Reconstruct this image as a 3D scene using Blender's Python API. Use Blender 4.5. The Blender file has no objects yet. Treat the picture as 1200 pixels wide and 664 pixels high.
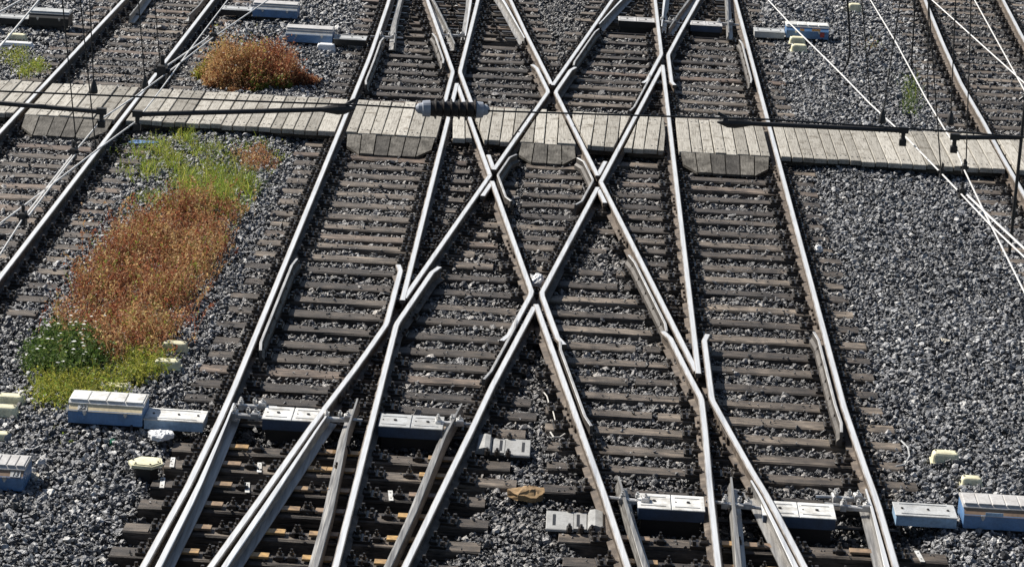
import bpy, bmesh, math, random
import numpy as np
from mathutils import Vector, Matrix
rng = np.random.default_rng(7)
random.seed(7)
S = bpy.context.scene
COL = S.collection
# ------------------------------------------------------------------ camera
F, PITCH, ROLL, YAW, CAMZ = 3273.16, math.radians(16.3803), math.radians(2.98695), math.radians(-.94517), 9.3701
fw = Vector((math.sin(YAW)*math.cos(PITCH), math.cos(YAW)*math.cos(PITCH), -math.sin(PITCH)))
rt = Vector((math.cos(YAW), -math.sin(YAW), 0)); up = rt.cross(fw)
c_, s_ = math.cos(ROLL), math.sin(ROLL)
R_, U_ = c_*rt + s_*up, -s_*rt + c_*up
cd = bpy.data.cameras.new('camera'); cam = bpy.data.objects.new('camera', cd); COL.objects.link(cam)
M = Matrix.Identity(4)
for i in range(3):
    M[i][0], M[i][1], M[i][2] = R_[i], U_[i], -fw[i]
M[2][3] = CAMZ
cam.matrix_world = M
cd.sensor_width = 36; cd.lens = F/1200*36; cd.clip_start = .5; cd.clip_end = 3000
S.camera = cam
# ------------------------------------------------------------------ sky and sun
SUN_EL, SUN_AZ = math.radians(42), math.radians(-56)      # azimuth from +Y towards +X
w = bpy.data.worlds.new('World'); S.world = w; w.use_nodes = True
nt = w.node_tree; bg = nt.nodes['Background']
sk = nt.nodes.new('ShaderNodeTexSky'); sk.sky_type = 'NISHITA'; sk.sun_disc = False; sk.dust_density = 1.2
sk.sun_elevation = SUN_EL; sk.sun_rotation = SUN_AZ
nt.links.new(sk.outputs[0], bg.inputs[0]); bg.inputs[1].default_value = .05
sd = bpy.data.lights.new('sun', 'SUN'); sd.energy = 5.0; sd.angle = math.radians(.53); sd.color = (1, .95, .87)
so = bpy.data.objects.new('sun', sd); COL.objects.link(so)
sdir = Vector((math.sin(SUN_AZ)*math.cos(SUN_EL), math.cos(SUN_AZ)*math.cos(SUN_EL), math.sin(SUN_EL)))
so.rotation_euler = sdir.to_track_quat('Z', 'Y').to_euler(); so.location = (0, 30, 30)
S.view_settings.view_transform = 'Standard'; S.view_settings.look = 'None'
S.view_settings.exposure = 0.7; S.view_settings.gamma = 1; S.view_settings.use_curve_mapping = False

def P(x, y, z=0.):            # photo pixel -> point on the level z
    d = ((x-600)/F)*R_ - ((y-332)/F)*U_ + fw
    t = (z-CAMZ)/d.z
    return Vector((d.x*t, d.y*t, z))
# ------------------------------------------------------------------ materials
MATS = {}
class NB:
    def __init__(s, name):
        s.m = bpy.data.materials.new(name); s.m.use_nodes = True; s.t = s.m.node_tree; MATS[name] = s.m
        s.b = s.t.nodes['Principled BSDF']
    def n(s, typ, **kw):
        o = s.t.nodes.new(typ)
        for k, v in kw.items():
            if k.startswith('i_'): o.inputs[k[2:].replace('_', ' ')].default_value = v
            else: setattr(o, k, v)
        return o
    def l(s, a, b): s.t.links.new(a, b)
    def ramp(s, fac, stops):
        r = s.n('ShaderNodeValToRGB'); e = r.color_ramp.elements
        while len(e) < len(stops): e.new(.5)
        for q, (p, c) in zip(e, stops): q.position = p; q.color = (*c, 1)
        s.l(fac, r.inputs[0]); return r.outputs[0]
    def coords(s, kind='Object', scale=(1, 1, 1), rand=False):
        tc = s.n('ShaderNodeTexCoord'); mp = s.n('ShaderNodeMapping'); mp.inputs['Scale'].default_value = scale
        s.l(tc.outputs[kind], mp.inputs[0])
        if rand:
            oi = s.n('ShaderNodeObjectInfo'); mu = s.n('ShaderNodeVectorMath', operation='SCALE'); cb = s.n('ShaderNodeCombineXYZ')
            for k in range(3): s.l(oi.outputs['Random'], cb.inputs[k])
            s.l(cb.outputs[0], mu.inputs[0]); mu.inputs['Scale'].default_value = 37.
            s.l(mu.outputs[0], mp.inputs['Location'])
        return mp.outputs[0]
    def noise(s, vec, scale, detail=4, rough=.55):
        o = s.n('ShaderNodeTexNoise'); o.inputs['Scale'].default_value = scale; o.inputs['Detail'].default_value = detail; o.inputs['Roughness'].default_value = rough
        s.l(vec, o.inputs['Vector']); return o.outputs['Fac']
    def mix(s, fac, a, b, bt='MIX'):
        o = s.n('ShaderNodeMix', data_type='RGBA', blend_type=bt)
        if isinstance(fac, float): o.inputs[0].default_value = fac
        else: s.l(fac, o.inputs[0])
        for i, v in ((6, a), (7, b)):
            if isinstance(v, tuple): o.inputs[i].default_value = (*v, 1)
            else: s.l(v, o.inputs[i])
        return o.outputs[2]
    def bump(s, h, strength=.4, dist=.01):
        o = s.n('ShaderNodeBump'); o.inputs['Strength'].default_value = strength; o.inputs['Distance'].default_value = dist
        s.l(h, o.inputs['Height']); s.l(o.outputs[0], s.b.inputs['Normal'])
    def set(s, col=None, rough=None, metal=None, spec=None):
        for k, v in (('Base Color', col), ('Roughness', rough), ('Metallic', metal), ('Specular IOR Level', spec)):
            if v is None: continue
            if isinstance(v, tuple): s.b.inputs[k].default_value = (*v, 1)
            elif isinstance(v, (int, float)): s.b.inputs[k].default_value = v
            else: s.l(v, s.b.inputs[k])
def rough_from(nb, fac, a, b):
    o = nb.n('ShaderNodeMapRange'); nb.l(fac, o.inputs[0]); o.inputs[3].default_value = a; o.inputs[4].default_value = b; return o.outputs[0]

# ballast stones: colour by stone
nb = NB('stone'); oi = nb.n('ShaderNodeObjectInfo')
v = nb.coords('Object'); n1 = nb.noise(v, 1.7, 5)
c1 = nb.ramp(oi.outputs['Random'], [(0, (.014, .015, .018)), (.3, (.038, .041, .047)), (.55, (.083, .088, .098)), (.78, (.180, .186, .195)), (.92, (.32, .323, .325)), (1, (.48, .475, .45))])
c2 = nb.ramp(n1, [(.3, (.62, .6, .58)), (.7, (1.25, 1.25, 1.25))])
at = nb.n('ShaderNodeAttribute', attribute_type='INSTANCER', attribute_name='tone')
nb.set(nb.mix(1., nb.mix(1., c1, c2, 'MULTIPLY'), at.outputs['Color'], 'MULTIPLY'), rough_from(nb, n1, .30, .55), 0, .75)
nb.bump(nb.noise(v, 5, 4), .35, .12)
# ground below
nb = NB('gravel_ground'); v = nb.coords('Object'); vo = nb.n('ShaderNodeTexVoronoi'); vo.inputs['Scale'].default_value = 19; nb.l(v, vo.inputs['Vector'])
sep = nb.n('ShaderNodeSeparateColor'); nb.l(vo.outputs['Color'], sep.inputs[0])
nb.set(nb.ramp(sep.outputs[0], [(0, (.02, .021, .024)), (.6, (.06, .063, .07)), (1, (.16, .165, .17))]), .7); 
ivm = nb.n('ShaderNodeMath', operation='SUBTRACT'); ivm.inputs[0].default_value = 1; nb.l(vo.outputs['Distance'], ivm.inputs[1]); nb.bump(ivm.outputs[0], .9, .05)
# rail steel
nb = NB('rail_head'); v = nb.coords('Object', (1, 1, 1)); n1 = nb.noise(nb.coords('Object', (22, .8, 22)), 1.8, 6, .65)
nb.set(nb.ramp(n1, [(.28, (.66, .65, .635)), (.5, (.85, .845, .83)), (.75, (.95, .945, .93))]), rough_from(nb, n1, .28, .48), .55)
nb = NB('rail_edge'); n1 = nb.noise(nb.coords('Object', (12, 2, 12)), 2.5, 5)
nb.set(nb.ramp(n1, [(.3, (.16, .14, .125)), (.7, (.42, .395, .37))]), .46, .5)
nb = NB('check_top'); n1 = nb.noise(nb.coords('Object', (12, 1.5, 12)), 2.5, 5)
nb.set(nb.ramp(n1, [(.3, (.36, .345, .33)), (.7, (.66, .65, .63))]), .42, .5)
nb = NB('check_side'); v = nb.coords('Object'); n1 = nb.noise(v, 8, 6)
nb.set(nb.ramp(n1, [(.25, (.035, .031, .028)), (.6, (.095, .085, .075)), (.85, (.19, .17, .15))]), .55, .2, .4); nb.bump(nb.noise(v, 60, 3), .3, .004)
nb = NB('rail_side'); v = nb.coords('Object'); n1 = nb.noise(v, 9, 6)
nb.set(nb.ramp(n1, [(.25, (.035, .028, .023)), (.55, (.105, .082, .063)), (.8, (.23, .195, .158))]), .62, 0, .4); nb.bump(nb.noise(v, 60, 3), .3, .004)
nb = NB('blade_steel'); v = nb.coords('Object'); n1 = nb.noise(nb.coords('Object', (22, 1, 22)), 2, 5)
nb.set(nb.ramp(n1, [(.25, (.16, .15, .14)), (.7, (.44, .43, .41))]), rough_from(nb, n1, .35, .6), .75)
nb = NB('iron_dark'); v = nb.coords('Object', (1, 1, 1), True); n1 = nb.noise(v, 14, 4)
nb.set(nb.ramp(n1, [(.3, (.012, .010, .009)), (.7, (.05, .041, .034))]), .40, .3, .7)
nb = NB('steel_bits'); v = nb.coords('Object', (1, 1, 1), True); n1 = nb.noise(v, 12, 4)
nb.set(nb.ramp(n1, [(.3, (.26, .255, .25)), (.7, (.72, .71, .69))]), .4, .5)
nb = NB('grease_orange'); v = nb.coords('Object', (1, 1, 1), True); n1 = nb.noise(v, 16, 4); oi = nb.n('ShaderNodeObjectInfo')
nb.set(nb.mix(oi.outputs['Random'], nb.ramp(n1, [(.25, (.16, .10, .05)), (.65, (.50, .31, .11))]), nb.ramp(n1, [(.25, (.08, .06, .05)), (.7, (.27, .19, .13))])), .5)
# sleeper timber
nb = NB('sleeper_wood'); oi = nb.n('ShaderNodeObjectInfo')
v = nb.coords('Object', (1.1, 16, 16), True); g1 = nb.noise(nb.coords('Object', (2.4, 9, 9), True), 1.6, 8, .7); g2 = nb.noise(nb.coords('Object', (1.6, 34, 20), True), 2.0, 5, .6); g3 = nb.noise(nb.coords('Object', (1, 1, 1), True), 2.6, 5, .6)
base = nb.ramp(oi.outputs['Random'], [(0, (.036, .030, .026)), (.25, (.072, .061, .051)), (.55, (.112, .096, .080)), (.85, (.165, .142, .117)), (1, (.118, .088, .070))])
c = nb.mix(1., base, nb.ramp(g1, [(.30, (.28, .26, .25)), (.5, (.9, .88, .86)), (.70, (1.9, 1.82, 1.7))]), 'MULTIPLY')
c = nb.mix(1., c, nb.ramp(g3, [(.35, (.55, .52, .5)), (.62, (1.25, 1.22, 1.2))]), 'MULTIPLY')
c = nb.mix(1., c, nb.ramp(g2, [(.36, (.12, .12, .12)), (.45, (1, 1, 1))]), 'MULTIPLY')
nb.set(c, rough_from(nb, g1, .48, .7), 0, .45); nb.bump(g2, .8, .014)
# walkway planks
nb = NB('deck_wood'); oi = nb.n('ShaderNodeObjectInfo')
g1 = nb.noise(nb.coords('Object', (22, 1.2, 22), True), 2.6, 7, .6); g2 = nb.noise(nb.coords('Object', (60, 2.2, 40), True), 2., 5); g3 = nb.noise(nb.coords('Object', (1, 1, 1), True), 5, 5, .6)
base = nb.ramp(oi.outputs['Random'], [(0, (.25, .235, .205)), (.3, (.34, .322, .285)), (.7, (.40, .38, .338)), (1, (.47, .448, .40))])
c = nb.mix(1., base, nb.ramp(g1, [(.25, (.55, .53, .5)), (.6, (1.05, 1.05, 1.05))]), 'MULTIPLY')
c = nb.mix(1., c, nb.ramp(g2, [(.33, (.3, .29, .28)), (.43, (1, 1, 1))]), 'MULTIPLY')
c = nb.mix(1., c, nb.ramp(g3, [(.30, (.50, .47, .43)), (.46, (1, 1, 1))]), 'MULTIPLY')
nb.set(c, .7, 0, .3); nb.bump(g1, .5, .01)
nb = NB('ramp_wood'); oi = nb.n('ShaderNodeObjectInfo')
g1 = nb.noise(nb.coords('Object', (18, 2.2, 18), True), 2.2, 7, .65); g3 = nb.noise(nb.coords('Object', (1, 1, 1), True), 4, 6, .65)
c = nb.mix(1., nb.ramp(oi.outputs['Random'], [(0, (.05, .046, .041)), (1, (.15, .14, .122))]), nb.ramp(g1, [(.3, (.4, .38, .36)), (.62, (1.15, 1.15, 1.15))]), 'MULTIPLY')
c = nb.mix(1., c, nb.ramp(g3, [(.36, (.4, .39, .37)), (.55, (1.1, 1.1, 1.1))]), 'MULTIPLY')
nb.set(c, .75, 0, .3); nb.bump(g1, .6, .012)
def paint(name, col, dirt, rough=.45, amt=.55):
    nb = NB(name); v = nb.coords('Object', (1, 1, 1), True); a = nb.noise(v, 6, 6, .65); b = nb.noise(v, 40, 3)
    f = nb.ramp(a, [(.42, (0, 0, 0)), (amt+.25, (1, 1, 1))])
    c = nb.mix(f, col, dirt); c = nb.mix(1., c, nb.ramp(b, [(.3, (.8, .8, .8)), (.6, (1, 1, 1))]), 'MULTIPLY')
    nb.set(c, rough); nb.bump(b, .15, .004)
paint('paint_white', (.72, .72, .70), (.36, .34, .30), .45, .45)
paint('paint_grey', (.46, .47, .47), (.27, .26, .24), .5)
paint('paint_dust', (.34, .34, .33), (.20, .195, .185), .55)
paint('paint_lid_grey', (.50, .49, .48), (.33, .31, .29), .5)
paint('paint_blue', (.10, .21, .40), (.07, .13, .22), .42)
paint('paint_navy', (.05, .08, .135), (.035, .045, .06), .5)
paint('paint_skyblue', (.30, .45, .62), (.15, .21, .28), .45)
paint('paint_beige', (.74, .61, .38), (.52, .43, .28), .55)
paint('paint_brown', (.26, .17, .11), (.16, .12, .09), .55)
paint('plastic_cream', (.75, .72, .50), (.44, .40, .28), .55, .5)
paint('plastic_white', (.82, .82, .82), (.6, .6, .6), .5)
paint('black_paint', (.012, .012, .013), (.03, .026, .023), .5)
paint('red_paint', (.45, .05, .04), (.25, .05, .04), .5)
paint('orange_paint', (.65, .34, .12), (.35, .2, .1), .5)
paint('rag_brown', (.34, .22, .10), (.14, .09, .055), .85)
paint('green_plastic', (.03, .30, .17), (.03, .15, .1), .35)
paint('pale_stone', (.48, .44, .36), (.28, .26, .23), .7)
paint('cable_pale', (.62, .60, .55), (.4, .38, .35), .5)
paint('insulator_cap', (.30, .33, .38), (.16, .17, .20), .45)
nb = NB('contact_wire'); nb.set((.66, .65, .63), .5, .4)
nb = NB('dark_wire'); nb.set((.018, .018, .018), .5, .3)
nb = NB('glaze'); nb.set((.012, .009, .008), .45, 0, .35)
nb = NB('blue_cloth'); nb.set((.10, .22, .45), .6)
def leafmat(name, stops, trans=.5):
    nb = NB(name); gi = nb.n('ShaderNodeNewGeometry'); c = nb.ramp(gi.outputs['Random Per Island'], stops)
    nb.set(c, .6, 0, .25)
    tr = nb.n('ShaderNodeBsdfTranslucent'); nb.l(c, tr.inputs[0]); mx = nb.n('ShaderNodeMixShader'); mx.inputs[0].default_value = trans
    nb.l(nb.b.outputs[0], mx.inputs[1]); nb.l(tr.outputs[0], mx.inputs[2])
    nb.l(mx.outputs[0], nb.t.nodes['Material Output'].inputs[0])
leafmat('weed_rust', [(0, (.10, .032, .018)), (.3, (.25, .100, .050)), (.6, (.38, .18, .090)), (.85, (.52, .31, .165)), (1, (.58, .44, .26))])
leafmat('weed_gold', [(0, (.30, .15, .06)), (.5, (.50, .32, .14)), (1, (.58, .46, .22))])
leafmat('weed_red', [(0, (.09, .026, .018)), (.5, (.24, .075, .042)), (1, (.38, .15, .075))])
leafmat('grass_green', [(0, (.08, .14, .03)), (.5, (.23, .32, .05)), (.8, (.36, .42, .07)), (1, (.40, .34, .12))])
leafmat('grass_yellow', [(0, (.16, .18, .035)), (.5, (.29, .30, .05)), (1, (.40, .37, .08))])
leafmat('herb_dark', [(0, (.035, .07, .02)), (.6, (.09, .15, .035)), (1, (.18, .22, .06))], .45)
leafmat('flower_white', [(0, (.6, .6, .58)), (1, (.8, .8, .78))], .3)

# ------------------------------------------------------------------ mesh helpers
class MB:
    def __init__(s): s.v = []; s.f = []; s.mi = []; s.m = 0
    def face(s, idx): s.f.append(idx); s.mi.append(s.m)
    def hexa(s, p):       # 8 points: bottom 4 (ccw from above), top 4
        b = len(s.v); s.v += [tuple(q) for q in p]
        for q in ((3, 2, 1, 0), (4, 5, 6, 7), (0, 1, 5, 4), (1, 2, 6, 5), (2, 3, 7, 6), (3, 0, 4, 7)): s.face([b+i for i in q])
    def box(s, x0, x1, y0, y1, z0, z1, bev=0):
        if not bev:
            s.hexa([(x0, y0, z0), (x1, y0, z0), (x1, y1, z0), (x0, y1, z0), (x0, y0, z1), (x1, y0, z1), (x1, y1, z1), (x0, y1, z1)]); return
        b = len(s.v)          # vertical walls + bevelled top
        for z, e in ((z0, 0), (z1-bev, 0), (z1, bev)):
            s.v += [(x0+e, y0+e, z), (x1-e, y0+e, z), (x1-e, y1-e, z), (x0+e, y1-e, z)]
        for r in (0, 4):
            for i in range(4): s.face([b+r+i, b+r+(i+1) % 4, b+r+4+(i+1) % 4, b+r+4+i])
        s.face([b+8, b+9, b+10, b+11]); s.face([b+3, b+2, b+1, b])
    def prism(s, poly, z0, z1):
        b = len(s.v); n = len(poly)
        s.v += [(x, y, z0) for x, y in poly] + [(x, y, z1) for x, y in poly]
        s.face([b+i for i in range(n)][::-1]); s.face([b+n+i for i in range(n)])
        for i in range(n): s.face([b+i, b+(i+1) % n, b+n+(i+1) % n, b+n+i])
    def extrude_x(s, prof, x0, x1):      # prof in (y,z), counter-clockwise seen from +x... closed
        b = len(s.v); n = len(prof)
        s.v += [(x0, y, z) for y, z in prof] + [(x1, y, z) for y, z in prof]
        s.face([b+i for i in range(n)][::-1]); s.face([b+n+i for i in range(n)])
        for i in range(n): s.face([b+i, b+(i+1) % n, b+n+(i+1) % n, b+n+i])
    def cyl(s, c, r, h, n=8, axis=2, r2=None, rot=0):
        b = len(s.v); r2 = r if r2 is None else r2
        for k, rr in ((0, r), (h, r2)):
            for i in range(n):
                a = 2*math.pi*(i+rot)/n; q = [rr*math.cos(a), rr*math.sin(a)]; q.insert(axis, k)
                if axis == 1: q = [rr*math.sin(a), k, rr*math.cos(a)]
                s.v.append((c[0]+q[0], c[1]+q[1], c[2]+q[2]))
        s.face([b+i for i in range(n)][::-1]); s.face([b+n+i for i in range(n)])
        for i in range(n): s.face([b+i, b+(i+1) % n, b+n+(i+1) % n, b+n+i])
    def tube(s, pts, r, n=6):
        pts = [Vector(p) for p in pts]; b = len(s.v); rr = r if isinstance(r, (list, tuple)) else [r]*len(pts)
        for i, p in enumerate(pts):
            d = (pts[min(i+1, len(pts)-1)]-pts[max(i-1, 0)]).normalized()
            a = Vector((0, 0, 1)) if abs(d.z) < .9 else Vector((1, 0, 0))
            x = d.cross(a).normalized(); y = d.cross(x)
            for k in range(n):
                t = 2*math.pi*k/n; s.v.append(tuple(p + (x*math.cos(t)+y*math.sin(t))*rr[i]))
        for i in range(len(pts)-1):
            for k in range(n): s.face([b+i*n+k, b+i*n+(k+1) % n, b+(i+1)*n+(k+1) % n, b+(i+1)*n+k])
        s.face([b+k for k in range(n)]); s.face([b+(len(pts)-1)*n+k for k in range(n)][::-1])
    def lathe(s, prof, axis_p, axis_d, n=16):     # prof: (t along axis, radius)
        d = Vector(axis_d).normalized(); a = Vector((0, 0, 1)) if abs(d.z) < .9 else Vector((1, 0, 0))
        x = d.cross(a).normalized(); y = d.cross(x); b = len(s.v)
        for t, r in prof:
            for k in range(n):
                q = 2*math.pi*k/n; s.v.append(tuple(Vector(axis_p)+d*t+(x*math.cos(q)+y*math.sin(q))*r))
        for i in range(len(prof)-1):
            for k in range(n): s.face([b+i*n+k, b+i*n+(k+1) % n, b+(i+1)*n+(k+1) % n, b+(i+1)*n+k])
        s.face([b+k for k in range(n)]); s.face([b+(len(prof)-1)*n+k for k in range(n)][::-1])
    def mesh(s, name, mats):
        me = bpy.data.meshes.new(name); me.from_pydata(s.v, [], s.f)
        for m in (mats if isinstance(mats, (list, tuple)) else [mats]): me.materials.append(MATS[m])
        me.polygons.foreach_set('material_index', s.mi)
        bm = bmesh.new(); bm.from_mesh(me); bmesh.ops.recalc_face_normals(bm, faces=bm.faces); bm.to_mesh(me); bm.free()
        return me
    def obj(s, name, mats, parent=None, loc=None, rz=0): return link(name, s.mesh(name, mats), parent, loc, rz)
def link(name, me, parent=None, loc=None, rz=0):
    o = bpy.data.objects.new(name, me); COL.objects.link(o)
    if parent: o.parent = parent
    if loc is not None: o.location = loc
    if rz: o.rotation_euler.z = rz
    return o
def tag(o, label=None, cat=None, group=None, kind=None):
    if label: o['label'] = label
    if cat: o['category'] = cat
    if group: o['group'] = group
    if kind: o['kind'] = kind
    return o
def empty(name, loc=(0, 0, 0), rz=0):
    o = bpy.data.objects.new(name, None); COL.objects.link(o); o.location = loc; o.rotation_euler.z = rz; o.empty_display_size = .2
    return o

# ------------------------------------------------------------------ track lines (world metres)
G = .7525
TRK = {'A': (-2.4959, .0033), 'B': (2.3166, -.00335), 'C': (-.1123, .1264), 'D': (-.3497, -.1287), 'T': (-7.157, .0066), 'U': (7.16, .0)}
DEV = {'AL': [(19, -.34), (22.5, -.15), (24.5, -.055), (26.3, -.013), (27.5, 0), (44.3, 0), (46, -.02), (49.4, -.069), (53, -.16), (62, -.5)],
       'CL': [(19, -.08), (22.7, -.055), (24.2, -.042), (26.6, -.036), (28.5, 0), (60, 0)],
       'CR': [(19, .15), (23, .073), (24.7, .049), (26.5, .027), (28, 0), (48, 0), (51, .016), (60, .05)],
       'DL': [(19, -.06), (23.2, -.02), (25, 0), (60, 0)],
       'DR': [(19, .08), (23.4, .088), (25.1, .08), (25.9, .05), (27, .03), (29, 0), (47, 0), (50, .026), (60, .08)],
       'BL': [(19, -.03), (23.3, -.023), (25.1, -.02), (27, 0), (60, 0)],
       'BR': [(19, .06), (23.5, .086), (25.2, .078), (26, .05), (28, 0), (60, 0)],
       'UL': [(19, -.01), (40, -.01), (42, .01), (45, .01), (48.3, .10), (52.4, .25), (60, .6)],
       'UR': [(19, -.01), (42, .01), (46, .06), (49.3, .13), (52.8, .28), (60, .6)]}
def rx(nm, Y):
    a, b = TRK[nm[0]]; s = -1 if nm[1] == 'L' else 1
    x = a+b*(Y-38)+s*G*math.sqrt(1+b*b)
    if nm in DEV:
        d = DEV[nm]; x += float(np.interp(Y, [q[0] for q in d], [q[1] for q in d]))
    return x
def cross_y(a, b, y0):
    lo, hi = y0-3, y0+3
    f = lambda y: rx(a, y)-rx(b, y)
    for _ in range(50):
        mid = (lo+hi)/2
        if f(lo)*f(mid) <= 0: hi = mid
        else: lo = mid
    return (lo+hi)/2
ZSLEEP = -.176
YN, YF = 19.5, 60.

# ------------------------------------------------------------------ ground
mb = MB(); mb.v = [(-400, -60, -.42), (400, -60, -.42), (400, 900, -.42), (-400, 900, -.42)]; mb.face([0, 1, 2, 3])
tag(mb.obj('ground', 'gravel_ground'), 'dark grey gravel ground of the railway yard', 'ground', kind='structure')

# ------------------------------------------------------------------ rails
PROF = [(-.035, -.009), (-.031, -.0025), (-.024, 0), (.024, 0), (.031, -.0025), (.035, -.009), (.034, -.038), (.009, -.052), (.009, -.128), (.07, -.144), (.07, -.155), (-.07, -.155), (-.07, -.144), (-.009, -.128), (-.009, -.052), (-.034, -.038)]
CHECK = [(-.016, .001), (-.012, .006), (.012, .006), (.016, .001), (.016, -.07), (.045, -.10), (.045, -.153), (-.016, -.153)]
BLADE = [(-.030, -.010), (-.024, -.003), (.024, -.003), (.030, -.010), (.028, -.04), (.012, -.05), (.012, -.118), (.085, -.128), (.085, -.14), (-.03, -.14), (-.03, -.118), (-.012, -.05), (-.028, -.04)]
def resample(pts, step=.5):
    out = [pts[0]]
    for a, b in zip(pts[:-1], pts[1:]):
        n = max(1, int(math.hypot(b[0]-a[0], b[1]-a[1])/step))
        for k in range(1, n+1): out.append((a[0]+(b[0]-a[0])*k/n, a[1]+(b[1]-a[1])*k/n))
    return out
def sweep(name, pts, prof, parent, mats=('rail_head', 'rail_side', 'rail_edge'), dz=0., flip=1, ntop=3, ends=None, shade_top=None):
    if shade_top is None: shade_top = (2,) if prof is PROF else (0, 1, 2)
    mb = MB(); n = len(prof); P2 = [Vector((p[0], p[1])) for p in pts]
    o = P2[0].copy()
    for i, p in enumerate(P2):
        d1 = (P2[i]-P2[i-1]).normalized() if i else None
        d2 = (P2[i+1]-P2[i]).normalized() if i < len(P2)-1 else None
        d = ((d1 or d2)+(d2 or d1)).normalized(); nx = Vector((d.y, -d.x))
        if nx.x < 0: nx = -nx
        k = 1.
        if ends:
            k = float(np.interp(i, [0, len(P2)*.35], [ends, 1]))
        for (u, z) in prof:
            uu = u*flip*(k if z > -.06 else 1)
            mb.v.append((p.x-o.x+nx.x*uu, p.y-o.y+nx.y*uu, z+dz))
    for i in range(len(P2)-1):
        for k in range(n):
            mb.m = 0 if k in shade_top else (2 if prof is PROF and k in (0, 1, 3, 4) and len(mats) > 2 else 1)
            mb.face([i*n+k, i*n+(k+1) % n, (i+1)*n+(k+1) % n, (i+1)*n+k])
    mb.m = 1
    mb.face(list(range(n))); mb.face([(len(P2)-1)*n+k for k in range(n)][::-1])
    return mb.obj(name, list(mats), parent, (o.x, o.y, 0))
def run(nm, y0, y1, off=0.):
    n = max(2, int(abs(y1-y0)/.5)+1)
    return [(rx(nm, y)+off, y) for y in np.linspace(y0, y1, n)]
cross = tag(empty('scissors_crossover', (0, 38, 0)), 'scissors crossover of four bright rails pairs crossing in a diamond on timber sleepers', 'railway track')
cross.location = (0, 0, 0)
def bend_y(a, b, yc, side, fl=.112):         # where rail a is fl away from rail b on the throat side
    y = yc
    while abs(rx(a, y)-rx(b, y)) < fl and abs(y-yc) < 4: y += .02*side
    return y
def throat(a, b, yc, side, yend, L=1.5, fl=.112):
    """rail a coming from yend (throat side) bends at the crossing and runs beside rail b"""
    yb = bend_y(a, b, yc, side, fl); sg = 1 if rx(a, yb) > rx(b, yb) else -1
    tip = yc-side*L
    pts = run(a, yend, yb+side*.05)
    w_ = run(b, yb-side*.1, tip+side*.25, sg*fl)
    end = [(rx(b, tip)+sg*(fl+.045), tip)]
    return pts+w_+end
y1 = cross_y('AR', 'DL', 43); y2 = cross_y('BL', 'CR', 45.4); y3 = cross_y('AR', 'CL', 30.4); y4 = cross_y('BL', 'DR', 28.8)
yo1 = cross_y('CL', 'DR', 43); yo2 = cross_y('CR', 'DL', 31.4); yk1 = cross_y('CL', 'DL', 37); yk2 = cross_y('CR', 'DR', 37)
e = .0016
pieces = [
    (run('AL', YN, YF), 0), (run('BR', YN, YF), 0),
    (throat('AR', 'DL', y1, 1, YF), 0), (run('AR', y3+.03, y1-.03), 0), (throat('AR', 'CL', y3, -1, YN), 0),
    (throat('BL', 'CR', y2, 1, YF), 0), (run('BL', y4+.03, y2-.03), 0), (throat('BL', 'DR', y4, -1, YN), 0),
    (run('CL', yo1+.03, YF), e), (throat('CL', 'DR', yo1, -1, yk1+.32), e), (run('CL', y3+.12, yk1-.01), e), (throat('CL', 'AR', y3, -1, YN), e),
    (throat('DL', 'AR', y1, 1, YF), 2*e), (run('DL', yk1+.01, y1-.12), 2*e), (throat('DL', 'CR', yo2, 1, yk1-.32), 2*e), (run('DL', YN, yo2-.03), 2*e),
    (run('DR', yo1+.12, YF), 3*e), (throat('DR', 'CL', yo1, -1, yk2+.32), 3*e), (run('DR', y4+.12, yk2-.01), 3*e), (throat('DR', 'BL', y4, -1, YN), 3*e),
    (throat('CR', 'BL', y2, 1, YF), 4*e), (run('CR', yk2+.01, y2-.12), 4*e), (throat('CR', 'DL', yo2, 1, yk2-.32), 4*e), (run('CR', YN, yo2-.12), 4*e),
]
for pts, dz in pieces: sweep('rail', pts, PROF, cross, dz=-dz)
# obtuse crossings: bent check rails and short point rails
for pts, fl in (([(rx('CL', 38.3)+.17, 38.3)]+run('CL', 38.1, yk1+.05, .105)+run('DL', yk1-.05, 35.9, .105)+[(rx('DL', 35.7)+.16, 35.7)], 1),
                ([(rx('DR', 38.3)-.17, 38.3)]+run('DR', 38.1, yk2+.05, -.105)+run('CR', yk2-.05, 35.9, -.105)+[(rx('CR', 35.7)-.16, 35.7)], -1)):
    sweep('check_rail', pts, CHECK, cross, mats=('check_top', 'check_side'), dz=.004, flip=fl)
for nm, a, b, off in (('DL', 38.25, 37.45, .085), ('CL', 35.95, 36.65, .085), ('CR', 38.25, 37.45, -.085), ('DR', 35.95, 36.65, -.085)):
    sweep('point_rail', run(nm, a, b, off), PROF, cross, dz=-.009)
def block(x, y, ang, L=.22, W=.05):
    mb = MB(); mb.box(-W/2, W/2, -L/2, L/2, -.135, -.045, .006)
    for t_ in (-.06, .06): mb.cyl((0, t_, -.046), .016, .014, 6)
    mb.obj('spacer_block', 'iron_dark', cross, (x, y, 0), ang)
for a_, b_, yc_, sd_ in (('AR', 'DL', y1, -1), ('BL', 'CR', y2, -1), ('AR', 'CL', y3, 1), ('BL', 'DR', y4, 1), ('CL', 'DR', yo1, 1), ('CR', 'DL', yo2, -1)):
    for u in (.25, .7, 1.15):
        y_ = yc_+sd_*u; l_, r_ = sorted((a_, b_), key=lambda q: rx(q, y_))
        block(rx(l_, y_)-.057, y_, -math.atan(TRK[l_[0]][1])); block(rx(r_, y_)+.057, y_, -math.atan(TRK[r_[0]][1]))
        if .10 < rx(r_, y_)-rx(l_, y_) < .17: block((rx(l_, y_)+rx(r_, y_))/2, y_, 0, .2, rx(r_, y_)-rx(l_, y_)-.02)
mb = MB(); mb.box(-.022, .0, -.36, .36, -.125, -.045, .006)
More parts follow.
